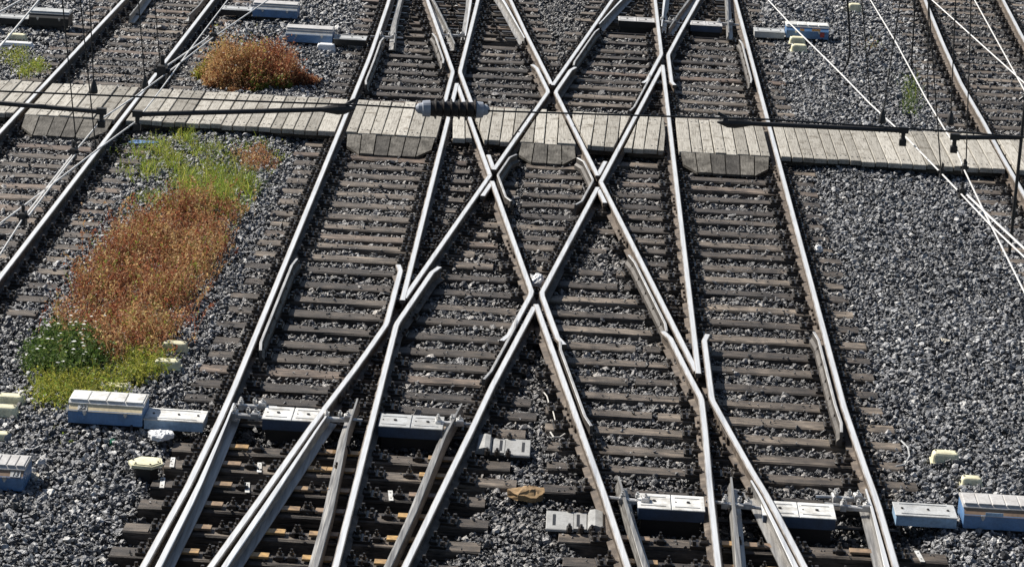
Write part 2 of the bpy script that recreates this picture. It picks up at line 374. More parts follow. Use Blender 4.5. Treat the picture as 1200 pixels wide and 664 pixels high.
for t_ in (-.27, -.09, .09, .27): mb.cyl((-.05, t_, -.09), .019, .03, 6, axis=0)
FISH = mb.mesh('fishplate', 'rail_side')
for nm, y_ in (('AL', 29.3), ('AL', 37.4), ('AR', 33.6), ('AR', 27.4), ('BR', 31.5), ('BR', 38.5), ('BL', 36.4), ('BL', 32.3), ('CL', 34.9), ('CL', 27.9), ('CR', 34.3), ('CR', 28.0), ('DL', 33.8), ('DL', 27.4), ('DR', 34.6), ('DR', 27.3), ('BL', 27.2), ('AL', 43.9), ('BR', 44.6)):
    for sg in (-1, 1):
        o = link('fishplate', FISH, cross, (rx(nm, y_)+sg*.011*1.0, y_, 0), -math.atan(TRK[nm[0]][1]) + (0 if sg < 0 else math.pi))
# straight check rails:  rail, y range, side
for nm, a, b, sd_ in (('AL', 28.75, 32.4, 1), ('AL', 42.3, 46.0, 1), ('BR', 44.0, 47.5, -1), ('BR', 27.15, 30.6, -1), ('CR', 41.5, 44.2, -1), ('CL', 44.6, 47.8, 1),
                      ('DL', 26.9, 29.7, 1), ('DR', 30.3, 33.4, -1), ('CR', 28.2, 30.4, -1), ('DL', 44.2, 46.6, -1)):
    o = .090*sd_
    pts = [(rx(nm, a)+o+.03*sd_, a)]+run(nm, a+.3, b-.3, o)+[(rx(nm, b)+o+.03*sd_, b)]
    sweep('check_rail', pts, CHECK, cross, mats=('check_top', 'check_side'), flip=sd_)
# switch blades, traced tips outward (nearest point last)
def px_line(l): return [(P(x, y).x, P(x, y).y) for x, y in l]
def ext(l, yend):
    (xa, ya), (xb, yb) = l[-2], l[-1]; return l+[(xb+(xb-xa)*(yend-yb)/(yb-ya), yend)]
BL_OPEN = [[(419, 466), (407, 503), (387, 598), (370, 660)], [(541, 472), (522, 508), (485, 598), (457, 658)], [(725, 557), (738, 605), (755, 658)], [(857, 558), (863, 627), (866, 663)]]
for i, l in enumerate(BL_OPEN):
    q = resample(ext(px_line(l), YN), .5)
    sweep('switch_blade', q, BLADE, cross, mats=('blade_steel', 'blade_steel'), flip=-1 if i < 2 else 1, ends=.35)
for nm, ytip, sd_, oend in (('AL', 27.0, 1, .118), ('CL', 26.9, 1, .105), ('DR', 25.6, -1, .085), ('BR', 25.55, -1, .085)):
    ys = np.linspace(ytip, YN, 14); q = [(rx(nm, y)+sd_*np.interp(y, [YN, 23, ytip], [oend+.06, oend, .064]), y) for y in ys]
    sweep('switch_blade', q, BLADE, cross, mats=('rail_head', 'blade_steel'), flip=sd_, ends=.3, dz=-.004)
TOP_OPEN = [[(462, 50), (464, 25), (470, 0)], [(533, 51), (521, 25), (508, 0)], [(784, 33), (795, 16), (807, 0)], [(854, 38), (853, 18), (852, 0)]]
for i, l in enumerate(TOP_OPEN):
    q = resample(ext(px_line(l), YF), .7)
    sweep('switch_blade', q, BLADE, cross, mats=('blade_steel', 'blade_steel'), flip=-1 if i in (1, 0) else 1, ends=.35)
for nm, ytip, sd_ in (('AR', 46.6, -1), ('DR', 46.7, -1), ('CL', 48.3, 1), ('BL', 48.4, 1)):
    ys = np.linspace(ytip, YF, 14); q = [(rx(nm, y)+sd_*np.interp(y, [ytip, 50, YF], [.062, .13, .6]), y) for y in ys]
    sweep('switch_blade', q, BLADE, cross, mats=('rail_head', 'blade_steel'), flip=sd_, ends=.3, dz=-.004)

# ------------------------------------------------------------------ sleepers and fastenings
SL_CACHE = {}; SLEEPERS = []      # footprint list (x0,x1,y0,y1)
def sleeper_mesh(L):
    k = (round(L/.08), random.randrange(3))
    if k in SL_CACHE: return SL_CACHE[k]
    L = k[0]*.08; mb = MB(); r = random.Random(k[0]*7+k[1]); w_ = .114
    ns = 5; bev = .014; rows = []
    for i in range(ns):          # slightly uneven cross sections along the length
        x = -L/2+L*i/(ns-1); j = lambda a: r.uniform(-a, a)
        rows.append([(x+j(.01), -w_+j(.008), -.15), (x+j(.01), -w_+j(.008), -bev), (x, -w_+bev+j(.006), j(.004)), (x, w_-bev+j(.006), j(.004)), (x, w_+j(.008), -bev), (x, w_+j(.008), -.15)])
    for row in rows: mb.v += row
    for i in range(ns-1):
        for c in range(6): mb.face([i*6+c, i*6+(c+1) % 6, (i+1)*6+(c+1) % 6, (i+1)*6+c])
    mb.face(list(range(6))); mb.face([(ns-1)*6+c for c in range(6)][::-1])
    SL_CACHE[k] = mb.mesh('sleeper', 'sleeper_wood'); return SL_CACHE[k]
def sleeper(x0, x1, y, parent, dz=0):
    o = link('sleeper', sleeper_mesh(x1-x0), parent, ((x0+x1)/2, y, ZSLEEP-.002+dz), random.gauss(0, .006))
    SLEEPERS.append((x0, x1, y-.12, y+.12)); return o
def fast_mesh(half=0):
    mb = MB()
    xs = (-1, 1) if not half else (half,)
    a, b = (-.215, .215) if not half else ((-.09, .22) if half > 0 else (-.22, .09))
    mb.box(a, b, -.095, .095, -.004, .024, .004)
    for s in xs:
        mb.box(min(s*.056, s*.132), max(s*.056, s*.132), -.075, .075, .024, .066, .014)
        mb.cyl((s*.102, 0, .055), .034, .03, 6); mb.cyl((s*.102, 0, .08), .017, .05, 6)
        for t in (-.06, .06): mb.cyl((s*.182, t, .02), .026, .042, 6, rot=.3*t, r2=.02)
    return mb
FAST = {h: fast_mesh(h) for h in (0, -1, 1)}; FAST_ME = {h: FAST[h].mesh('rail_fastening', 'iron_dark') for h in FAST}
PENDING = []
def fasten(sl, x, y, ang, half=0): PENDING.append((sl, x, y, ang, half))
def flush_fast(thing, limit=300):
    PENDING.sort(key=lambda q: q[2])
    for sl, x, y, ang, h in PENDING[:limit]:
        o = link('rail_fastening', FAST_ME[h], sl); o.rotation_euler.z = ang-sl.rotation_euler.z
        d = Vector((x-sl.location.x, y-sl.location.y, 0)); d.rotate(Matrix.Rotation(-sl.rotation_euler.z, 3, 'Z')); o.location = (d.x, d.y, .003)
    rest = PENDING[limit:]
    if rest:
        mb = MB()
        for sl, x, y, ang, h in rest:
            b = len(mb.v); c, s = math.cos(ang), math.sin(ang)
            mb.v += [(x+vx*c-vy*s, y+vx*s+vy*c, ZSLEEP+.001+vz) for vx, vy, vz in FAST[h].v]
            for f_ in FAST[h].f: mb.face([b+i for i in f_])
        tag(mb.obj('rail_fastenings', 'iron_dark', thing), kind='stuff')
    PENDING.clear()
rowsA = [20.4, 21.0, 21.58, 22.15, 22.72, 23.3, 23.9, 24.47, 25.03, 25.59, 26.1, 27.05, 27.59, 28.1, 28.61, 29.09, 29.62, 30.17, 30.79, 31.36, 31.97, 32.6, 33.16, 33.7, 34.15, 34.62, 35.15, 35.72, 36.3, 36.84, 37.37, 37.9, 38.42, 38.98, 39.6, 40.2, 40.8, 41.38, 41.94, 42.5, 43.05, 43.61, 44.18, 44.8, 45.42, 46.0] + [46.0+.6*k for k in range(1, 17)]
rowsB = [20.2, 20.8, 21.4, 21.97, 22.53, 23.1, 23.67, 24.22, 25.5, 26.15, 26.75, 27.31, 27.87, 28.43, 29.01, 29.6, 30.18, 30.79, 31.40, 32.01, 32.6, 33.16, 33.73, 34.28, 34.82, 35.36, 35.93, 36.51, 37.10, 37.68, 38.25, 38.85, 39.5, 40.1, 40.8, 41.4, 42.0, 42.62, 43.23, 43.86, 44.41, 44.98, 45.69, 46.29, 46.86, 47.59, 48.2, 49.5] + [49.5+.6*k for k in range(1, 11)]
ALLR = ['AL', 'AR', 'CL', 'CR', 'DL', 'DR', 'BL', 'BR']
def slope(nm): return -math.atan(TRK[nm[0]][1])
def row(y, names, x0, x1, joint=None, dz=0):
    segs = [(x0, x1)] if joint is None else [(x0, joint-.05), (joint+.05, x1)]
    out = []
    for a, b in segs: out.append((a, b, sleeper(a, b, y+random.gauss(0, .012), cross, dz+random.gauss(0, .004))))
    last = None
    for nm in sorted(names, key=lambda n: rx(n, y)):
        x = rx(nm, y)
        if last is not None and x-last < .2: continue
        for a, b, o in out:
            if a+.05 < x < b-.05:
                half = 0
                bladeA = y < 26.9 and nm in ('AL', 'AR', 'CL', 'CR'); bladeB = y < 25.5 and nm in ('DL', 'DR', 'BL', 'BR')
                bT = (y > 46.6 and nm in ('AL', 'AR', 'DL', 'DR')) or (y > 48.3 and nm in ('CL', 'CR', 'BL', 'BR'))
                if bladeA or bladeB or bT: half = -1 if nm[1] == 'L' else 1
                fasten(o, x, y, slope(nm), half); last = x
                if half and 21 < y < 52: SLIDE.append((o, x, y, half))
SLIDE = []
for i, y in enumerate(rowsA):
    if y < 33.0:
        xr = rx('CR', y)+.5; xl = rx('DL', y)-.5
        names = ['AL', 'AR', 'CL', 'CR'] if y < yo2 else ['AL', 'AR', 'CL', 'DL']
        if y > 26.9 and xr > xl-.3: xr = (xr+xl)/2
        if y >= yo2: xr = -.35
        x1 = xr+random.uniform(-.12, .12)
    elif y < 42.4:
        names = ['AL', 'AR', 'CL', 'DL'] if y > yk1 else ['AL', 'AR', 'CL', 'DL']; x1 = (-.98 if i % 2 else -.75)+random.uniform(-.1, .1)
        if yk1-1.5 < y < yk1+1.5: x1 = -.62
        x1 = max(x1, rx('AR', y)+.5)
    else:
        names = ['AL', 'AR', 'DL', 'DR']; x1 = rx('DR', y)+.5
        if x1 > rx('CL', y)-.6: x1 = (rx('DR', y)+rx('CL', y))/2+random.uniform(-.1, .1)
    x0 = rx('AL', y)-(.50 if y > 26.9 else .43)+random.gauss(0, .03)
    row(y, names, x0, x1)
    if 33.0 <= y < 42.4 and not 38.6 < y < 41.9:      # timbers of the diamond itself
        a = x1+.1; b = (.42 if i % 2 else .66)+random.uniform(-.1, .1)
        if yk1-1.5 < y < yk1+1.5: b = .28
        names = ['CR', 'DR'] + (['DL', 'CL'])
        row(y+.02, [n for n in names if a < rx(n, y) < b], a, b, dz=-.006)
for i, y in enumerate(rowsB):
    if y < 33.0:
        xl = rx('DL', y)-.5; xr = rx('CR', y)+.5; names = ['DL', 'DR', 'BL', 'BR']
        if y > 25 and xr > xl-.3: xl = (xl+xr)/2+.2
        if y >= yo2: xl = -.12
    elif y < 42.4:
        xl = (.72 if i % 2 else .95); names = ['CR', 'DR', 'BL', 'BR']
        if yk2-1.5 < y < yk2+1.5: xl = .42
    else:
        xl = rx('CL', y)-.5; names = ['CL', 'CR', 'BL', 'BR']
        if xl < rx('DR', y)+.6: xl = (rx('DR', y)+rx('CL', y))/2+.2
    x1 = rx('BR', y)+(.48 if y > 25.9 else .56)+random.gauss(0, .03)
    j = None
    if 27 < y < 33 and i % 2 == 0: j = .95+random.uniform(-.12, .18)-(y-30)*.03
    if j is not None and min(abs(j-rx(n, y)) for n in names) < .3: j = None
    row(y, names, xl, x1, j)
flush_fast(cross)
# slide plates with grease in front of the blades
mb = MB(); mb.box(0, .27, -.052, .052, 0, .022, .003); SLP = {1: mb.mesh('slide_plate', 'grease_orange'), 2: mb.mesh('slide_plate', 'iron_dark')}
mb = MB(); mb.box(-.27, 0, -.052, .052, 0, .022, .003); SLP[-1] = mb.mesh('slide_plate', 'grease_orange'); SLP[-2] = mb.mesh('slide_plate', 'iron_dark')
mb = MB(); mb.box(-.035, .035, -.05, .05, 0, .05, .01); mb.cyl((0, 0, .05), .022, .03, 6); mb.cyl((0, 0, .07), .012, .04, 6); mb.box(-.06, .06, -.02, .02, 0, .025); STOPM = mb.mesh('plate_bolt', 'iron_dark')
for o, x, y, half in SLIDE:
    p = link('slide_plate', SLP[-half*(2 if y > 40 else 1)], o, (x-half*.075-o.location.x, y-o.location.y, .02))
    link('plate_bolt', STOPM, o, (x-half*.44-o.location.x, y-o.location.y, .002))
# small galvanised straps nailed over some sleepers
def nearest_sleeper(x, y):
    best = None
    for o in cross.children:
        if o.name.startswith('sleeper') and abs(o.location.y-y) < .3 and abs(o.location.x-x) < o.dimensions.x/2+.1:
            d = abs(o.location.y-y)
            if best is None or d < best[0]: best = (d, o)
    return best[1] if best else None
mb = MB(); mb.box(-.022, .022, -.135, .135, 0, .006); mb.m = 1
for t in (-.07, .07): mb.cyl((0, t, .004), .008, .005, 6)
STRAP = mb.mesh('strap', ['paint_white', 'iron_dark'])
for x, y in ((202, 542), (191, 564), (290, 571), (304, 548), (458, 580), (967, 661), (1080, 661), (535, 3)):
    p = P(x, y, ZSLEEP); o = nearest_sleeper(p.x, p.y)
    if o: link('strap', STRAP, o, (p.x-o.location.x, 0, .004), .1)

def plain_track(k, rows, label, yf=YF):
    t = tag(empty('railway_track', (0, 0, 0)), label, 'railway track')
    for s in 'LR': sweep('rail', run(k+s, YN, yf), PROF, t)
    for y in rows:
        x0, x1 = rx(k+'L', y)-.58+random.gauss(0, .025), rx(k+'R', y)+.58+random.gauss(0, .025)
        o = sleeper(x0, x1, y, t, random.gauss(0, .004))
        for s in 'LR': fasten(o, rx(k+s, y), y, slope(k+s))
    flush_fast(t)
    return t
rowsT = [37.97-.555*k for k in range(1, 15)] + [37.97+.6*k for k in range(0, 30)]
trT = plain_track('T', sorted(rowsT), 'straight single track beside the long strip of rust-brown weeds')
trU = plain_track('U', [33+.6*k for k in range(0, 40)], 'single track beyond the broad empty gravel strip, outside the crossover')
# second turnout blades on the weed-side track
for l, fl in (([(152, 18), (160, 8), (168, -3)], 1), ([(222, 17), (233, 6), (240, -3)], -1)):
    q = resample(ext(px_line(l), YF), .6); sweep('switch_blade', q, BLADE, trT, mats=('blade_steel', 'blade_steel'), flip=fl, ends=.4)

# ------------------------------------------------------------------ ballast stones
def zone(x, y):
    z = np.full(x.shape, -.207)
    z += .018*np.sin(x*1.7+y*.6)*np.cos(y*1.1-x*.4)
    xv = lambda nm: np.interp(y, YS, RXT[nm])
    z -= .03*np.clip((x-(xv('AL')-.3))/.4, 0, 1)*np.clip((xv('BR')+.3-x)/.4, 0, 1)
    def dip(y0, y1, xl, xr, d, soft=.35):
        k = np.clip((y-y0)/soft, 0, 1)*np.clip((y1-y)/soft, 0, 1)*np.clip((x-xl)/.25, 0, 1)*np.clip((xr-x)/.25, 0, 1)
        return -d*k
    vec = lambda nm: np.interp(y, YS, RXT[nm])
    z += dip(15, 26.95, vec('AL')-.55, vec('CR')+.35, .125) + dip(15, 25.45, vec('DL')-.45, vec('BR')+.6, .125)
    z += dip(46.6, 70, vec('AL')-.4, vec('DR')+.2, .10) + dip(48.2, 70, vec('CL')-.3, vec('BR')+.3, .10)
    # dips beside the rail feet
    for nm in ALLR+['TL', 'TR', 'UL', 'UR']:
        z -= .03*np.exp(-((x-vec(nm))/.16)**2)
    # open shoulders heap slightly
    z += .04*np.clip((x-(vec('BR')+.55))/.4, 0, 1)*np.clip((vec('UL')-.8-x)/.5, 0, 1) + .04*np.clip((x-(vec('TR')+.75))/.5, 0, 1)*np.clip((vec('AL')-.58-x)/.4, 0, 1)
    return z
YS = np.linspace(15, 62, 120); RXT = {nm: np.array([rx(nm, y) for y in YS]) for nm in ALLR+['TL', 'TR', 'UL', 'UR']}
pts = []
for (ya, yb, dens, sc) in ((20.5, 27, 1060, .0365), (27, 36, 980, .037), (36, 45, 820, .039), (45, 57, 560, .046)):
    xl, xr = -.205*yb-1.6, .172*yb+1.6
    n = int(dens*(yb-ya)*(xr-xl)); x = rng.uniform(xl, xr, n); y = rng.uniform(ya, yb, n)
    keep = (x > -.205*y-1.4) & (x < .172*y+1.4) & ~((y > 39.5) & (y < 40.9))
    x, y = x[keep], y[keep]; s = sc*np.exp(rng.normal(0, .30, x.size))
    pts.append(np.stack([x, y, s], 1))
pts = np.concatenate(pts); x, y, s = pts.T
inside = np.zeros(x.size, bool)
order = np.argsort(y); ysort = y[order]
for (x0, x1, ya, yb) in SLEEPERS:
    i0, i1 = np.searchsorted(ysort, [ya+.0, yb-.0]); ii = order[i0:i1]
    inside[ii[(x[ii] > x0-.01) & (x[ii] < x1+.01)]] = True
on_top = inside & (rng.random(x.size) < .035)
zs_ = zone(x, y)
z = zs_+rng.normal(0, .017, x.size)+.25*(s-.04)
pile = zs_+.022*np.sin(x*5.3+y*2.1)*np.sin(y*3.9-x*2.7+1.)+.016*np.sin(x*11.7-y*7.9)
xi = lambda nm: np.interp(y, YS, RXT[nm])
loose = ((x > xi('CR')) & (x < xi('BL')) & (y > 31.5) & (y < 42)) | (x > xi('BR')+.8) & (x < 6.2) | (x < xi('AL')-.8) & (x > -6) | ((x > xi('CR')) & (x < xi('DL')) & (y < 31))
heaped = inside & (pile > np.where(loose, -.176, -.148)) & (rng.random(x.size) < .8)
z[heaped] = np.maximum(pile[heaped], ZSLEEP)+rng.normal(0, .008, heaped.sum()); z[on_top] = ZSLEEP+s[on_top]*.25; s[on_top] *= .62
keep = ~inside | on_top | heaped
x, y, z, s = x[keep], y[keep], z[keep], s[keep]; N = x.size
me = bpy.data.meshes.new('ballast_stones'); me.vertices.add(N); me.vertices.foreach_set('co', np.stack([x, y, z], 1).astype(np.float32).ravel())
a = me.attributes.new('rot', 'FLOAT_VECTOR', 'POINT'); r3 = np.stack([rng.normal(0, .55, N), rng.normal(0, .55, N), rng.uniform(0, 6.283, N)], 1); a.data.foreach_set('vector', r3.astype(np.float32).ravel())
a = me.attributes.new('scl', 'FLOAT_VECTOR', 'POINT'); s3 = np.stack([s*rng.uniform(.8, 1.35, N), s*rng.uniform(.7, 1.1, N), s*rng.uniform(.5, .85, N)], 1); a.data.foreach_set('vector', s3.astype(np.float32).ravel())
xi = lambda nm: np.interp(y, YS, RXT[nm])
near = np.full(N, 9.)
for nm in ALLR+['TL', 'TR', 'UL', 'UR']: near = np.minimum(near, np.abs(x-xi(nm)))
bed = np.clip((x-(xi('AL')-.55))/.3, 0, 1)*np.clip((xi('BR')+.55-x)/.3, 0, 1)
bed = np.maximum(bed, .8*np.clip((x-(xi('TL')-.4))/.3, 0, 1)*np.clip((xi('TR')+.4-x)/.3, 0, 1)); bed = np.maximum(bed, .9*np.clip((x-(xi('UL')-.4))/.3, 0, 1)*np.clip((xi('UR')+.4-x)/.3, 0, 1))
patch = .5+.5*np.sin(x*.9+y*.47+1.3)*np.sin(y*.71-x*.33)+.25*np.sin(x*2.3-y*1.1)
oil = np.exp(-(near/.22)**2)*.5*bed+.45*((y < 26.9) & (x < xi('CR')+.2) & (x > xi('AL')-.2))+.45*((y < 25.4) & (x > xi('DL')-.1) & (x < xi('BR')+.2))+.4*((y > 46.5) & (bed > .5))
tn = (1.12-.33*bed)*(.88+.22*patch)*(1-np.clip(oil, 0, .62)); rust = np.clip(bed*(.35+.5*np.exp(-(near/.3)**2)), 0, 1)[:, None]
tone = tn[:, None]*(np.array([[1., 1., 1.02]])*(1-rust)+np.array([[1.12, .97, .84]])*rust)
a = me.attributes.new('tone', 'FLOAT_VECTOR', 'POINT'); a.data.foreach_set('vector', tone.astype(np.float32).ravel())
a = me.attributes.new('idx', 'INT', 'POINT'); a.data.foreach_set('value', rng.integers(0, 10, N).astype(np.int32))
stones = []
for k in range(10):
    bm = bmesh.new(); r = np.random.default_rng(50+k)
    for q in range(15):
        d = r.normal(size=3); d /= np.linalg.norm(d); d *= r.uniform(.55, .72); bm.verts.new(d)
    res = bmesh.ops.convex_hull(bm, input=bm.verts)
    bmesh.ops.delete(bm, geom=[g for g in res['geom_interior'] if isinstance(g, bmesh.types.BMVert)], context='VERTS')
    sm = bpy.data.meshes.new('stone'); bm.to_mesh(sm); bm.free(); sm.materials.append(MATS['stone'])
    stones.append(bpy.data.objects.new('stone_shape', sm))
bo = link('ballast_stones', me); me.materials.append(MATS['stone'])
tag(bo, 'blue-grey crushed stone ballast covering the yard between the sleepers', 'ballast', kind='stuff')
ng = bpy.data.node_groups.new('scatter', 'GeometryNodeTree')
ng.interface.new_socket('Geometry', in_out='INPUT', socket_type='NodeSocketGeometry'); ng.interface.new_socket('Geometry', in_out='OUTPUT', socket_type='NodeSocketGeometry')
gi = ng.nodes.new('NodeGroupInput'); go = ng.nodes.new('NodeGroupOutput'); ip = ng.nodes.new('GeometryNodeInstanceOnPoints'); g2i = ng.nodes.new('GeometryNodeGeometryToInstance')
for o in reversed(stones):
    n = ng.nodes.new('GeometryNodeObjectInfo'); n.inputs['Object'].default_value = o; ng.links.new(n.outputs['Geometry'], g2i.inputs[0])
def attr(name, typ):
    n = ng.nodes.new('GeometryNodeInputNamedAttribute'); n.data_type = typ; n.inputs['Name'].default_value = name; return n.outputs['Attribute']
ng.links.new(gi.outputs[0], ip.inputs['Points']); ng.links.new(g2i.outputs[0], ip.inputs['Instance']); ip.inputs['Pick Instance'].default_value = True
ng.links.new(attr('idx', 'INT'), ip.inputs['Instance Index']); ng.links.new(attr('rot', 'FLOAT_VECTOR'), ip.inputs['Rotation']); ng.links.new(attr('scl', 'FLOAT_VECTOR'), ip.inputs['Scale'])
ng.links.new(ip.outputs[0], go.inputs[0])
md = bo.modifiers.new('scatter', 'NODES'); md.node_group = ng
print('stones', N)
# ------------------------------------------------------------------ SECTION2
# ------------------------------------------------------------------ timber walkway across the tracks
W0, W1 = 39.12, 41.25
def clip(poly, f):            # keep points where f(p) >= 0
    out = []
    for i, p in enumerate(poly):
        q = poly[(i+1) % len(poly)]; a, b = f(p), f(q)
        if a >= 0: out.append(p)
        if a*b < 0: t = a/(a-b); out.append((p[0]+(q[0]-p[0])*t, p[1]+(q[1]-p[1])*t))
    return out
def plank_mesh(poly, z0, z1, bev=.006):
    mb = MB(); cx = sum(p[0] for p in poly)/len(poly); cy = sum(p[1] for p in poly)/len(poly); n = len(poly)
    q = [(x-cx, y-cy) for x, y in poly]
    sh = []
    for x, y in q:
        L = math.hypot(x, y) or 1; sh.append((x-bev*np.sign(x), y-bev*np.sign(y)))
    mb.v = [(x, y, z0) for x, y in q]+[(x, y, z1-bev) for x, y in q]+[(x, y, z1) for x, y in sh]
    mb.face(list(range(n))[::-1]); mb.face([2*n+i for i in range(n)])
    for k in (0, n):
        for i in range(n): mb.face([k+i, k+(i+1) % n, k+n+(i+1) % n, k+n+i])
    mb.m = 1; ys_ = [p[1] for p in q]; xs_ = [p[0] for p in q]
    if max(xs_)-min(xs_) > .1 and len(q) == 4:
        for yy in (min(ys_)+.22, max(ys_)-.22):
            for xx in (-.035, .04): mb.box(xx-.011, xx+.011, yy-.016, yy+.016, z1-.004, z1+.0025)
    return mb.mesh('plank', ['deck_wood', 'iron_dark']), (cx, cy)
def panel(fl, fr, label, ramp=False, far_ramp=False, skew=0.):
    """fl, fr: x of the left and right edge as functions of y"""
    t = tag(empty('walkway_panel', ((fl(40)+fr(40))/2, (W0+W1)/2, 0)), label, 'walkway', 'timber panels of the walkway over the tracks')
    ox, oy = t.location.x, t.location.y
    x = min(fl(W0), fl(W1)); xe = max(fr(W0), fr(W1))
    while x < xe-.03:
        wd = random.uniform(.155, .20)
        if x+wd > xe-.08: wd = xe-x
        g = .007
        y0, y1 = W0+random.uniform(-.035, .03), W1+random.uniform(-.03, .04)
        sk = skew*(y1-y0)/2+random.uniform(-.004, .004)
        poly = [(x+g-sk, y0), (x+wd-g-sk, y0), (x+wd-g+sk, y1), (x+g+sk, y1)]
        poly = clip(poly, lambda p: p[0]-fl(p[1])); poly = clip(poly, lambda p: fr(p[1])-p[0]) if len(poly) > 2 else poly
        if len(poly) > 2:
            area = abs(sum(poly[i][0]*poly[(i+1) % len(poly)][1]-poly[(i+1) % len(poly)][0]*poly[i][1] for i in range(len(poly))))/2
            if area > .01:
                dz = random.gauss(0, .006); me, (cx, cy) = plank_mesh(poly, -.072+dz, -.004+dz)
                link('plank', me, t, (cx-ox, cy-oy, 0))
        x += wd
    for yb in (W0+.22, 40.2, W1-.22):
        mb = MB(); a, b = fl(yb)+.03, fr(yb)-.03
        if b-a > .15: mb.box(a-ox, b-ox, yb-oy-.06, yb-oy+.06, -.172, -.080); mb.obj('bearer', 'sleeper_wood', t)
    def mkramp(ya, yb):          # ya at deck, yb at foot
        rp = link('ramp', None, t, (0, 0, 0))
        n = max(3, int((fr(ya)-fl(ya))/.19)); sgn = 1 if yb < ya else -1
        for k in range(n):
            ta, tb = k/n, (k+1)/n
            A = [fl(ya)+.02+(fr(ya)-fl(ya)-.04)*u for u in (ta, tb)]; ins = .0
            B = [fl(yb)+.06+(fr(yb)-fl(yb)-.12)*u for u in (ta, tb)]
            yf = [yb, yb]
            if k == 0: yf[0] = ya+(yb-ya)*.62
            if k == n-1: yf[1] = ya+(yb-ya)*.62
            zz = lambda y: -.018+(-.150+.018)*(ya-y)/(ya-yb)
            Bx = [A[0]+(B[0]-A[0])*(ya-yf[0])/(ya-yb), A[1]+(B[1]-A[1])*(ya-yf[1])/(ya-yb)]
            q = [(Bx[0]+.008, yf[0]), (Bx[1]-.008, yf[1]), (A[1]-.008, ya-.012*sgn), (A[0]+.008, ya-.012*sgn)]
            if k in (0, n-1):     # the cut corner board reaches full length on its inner edge
                pass
            if sgn < 0: q = q[::-1]
            mb = MB(); jz = random.gauss(0, .006)
            mb.hexa([(x-ox, y-oy, zz(y)-.035+jz) for x, y in q]+[(x-ox, y-oy, zz(y)+jz) for x, y in q])
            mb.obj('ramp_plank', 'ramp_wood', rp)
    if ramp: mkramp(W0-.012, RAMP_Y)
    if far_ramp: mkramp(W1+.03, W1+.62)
    return t
RAMP_Y = P(460, 182, -.15).y
def edge(nm, off): return lambda y: rx(nm, y)+off
kL, kR = .095, -.075
panel(lambda y: -11.2, edge('TL', -.06), 'weathered plank panel on the outer side of the weed-side track')
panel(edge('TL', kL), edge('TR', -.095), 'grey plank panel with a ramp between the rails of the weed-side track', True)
panel(edge('TR', .06), edge('AL', -.06), 'long grey plank panel between the two tracks, behind the green grass tuft')
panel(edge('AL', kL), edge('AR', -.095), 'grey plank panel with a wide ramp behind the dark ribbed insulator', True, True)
panel(edge('AR', .075), edge('DL', -.075), 'narrow wedge of walkway planks where two rails fork below the insulator', skew=-.05)
panel(edge('DL', .10), edge('CL', -.06), 'short plank panel without ramp, narrowing away between converging rails, next to the insulator')
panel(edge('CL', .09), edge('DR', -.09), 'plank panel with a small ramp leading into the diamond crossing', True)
panel(edge('DR', .075), edge('CR', -.075), 'plank panel without ramp, widening away between diverging rails, beside the small-ramp panel', skew=.03)
panel(edge('CR', .075), edge('BL', -.075), 'small wedge of walkway planks with splayed joints, beside the widest ramp', skew=.05)
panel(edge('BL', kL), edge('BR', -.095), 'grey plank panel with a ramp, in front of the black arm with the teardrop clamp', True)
panel(edge('BR', .06), edge('UL', -.06), 'long grey plank panel bordering the broad empty gravel strip')
panel(edge('UL', kL), edge('UR', -.095), 'plank panel between the rails of the track beyond the gravel strip')
panel(edge('UR', .06), lambda y: 9.6, 'plank panel on the far outer side of the track beyond the gravel strip')

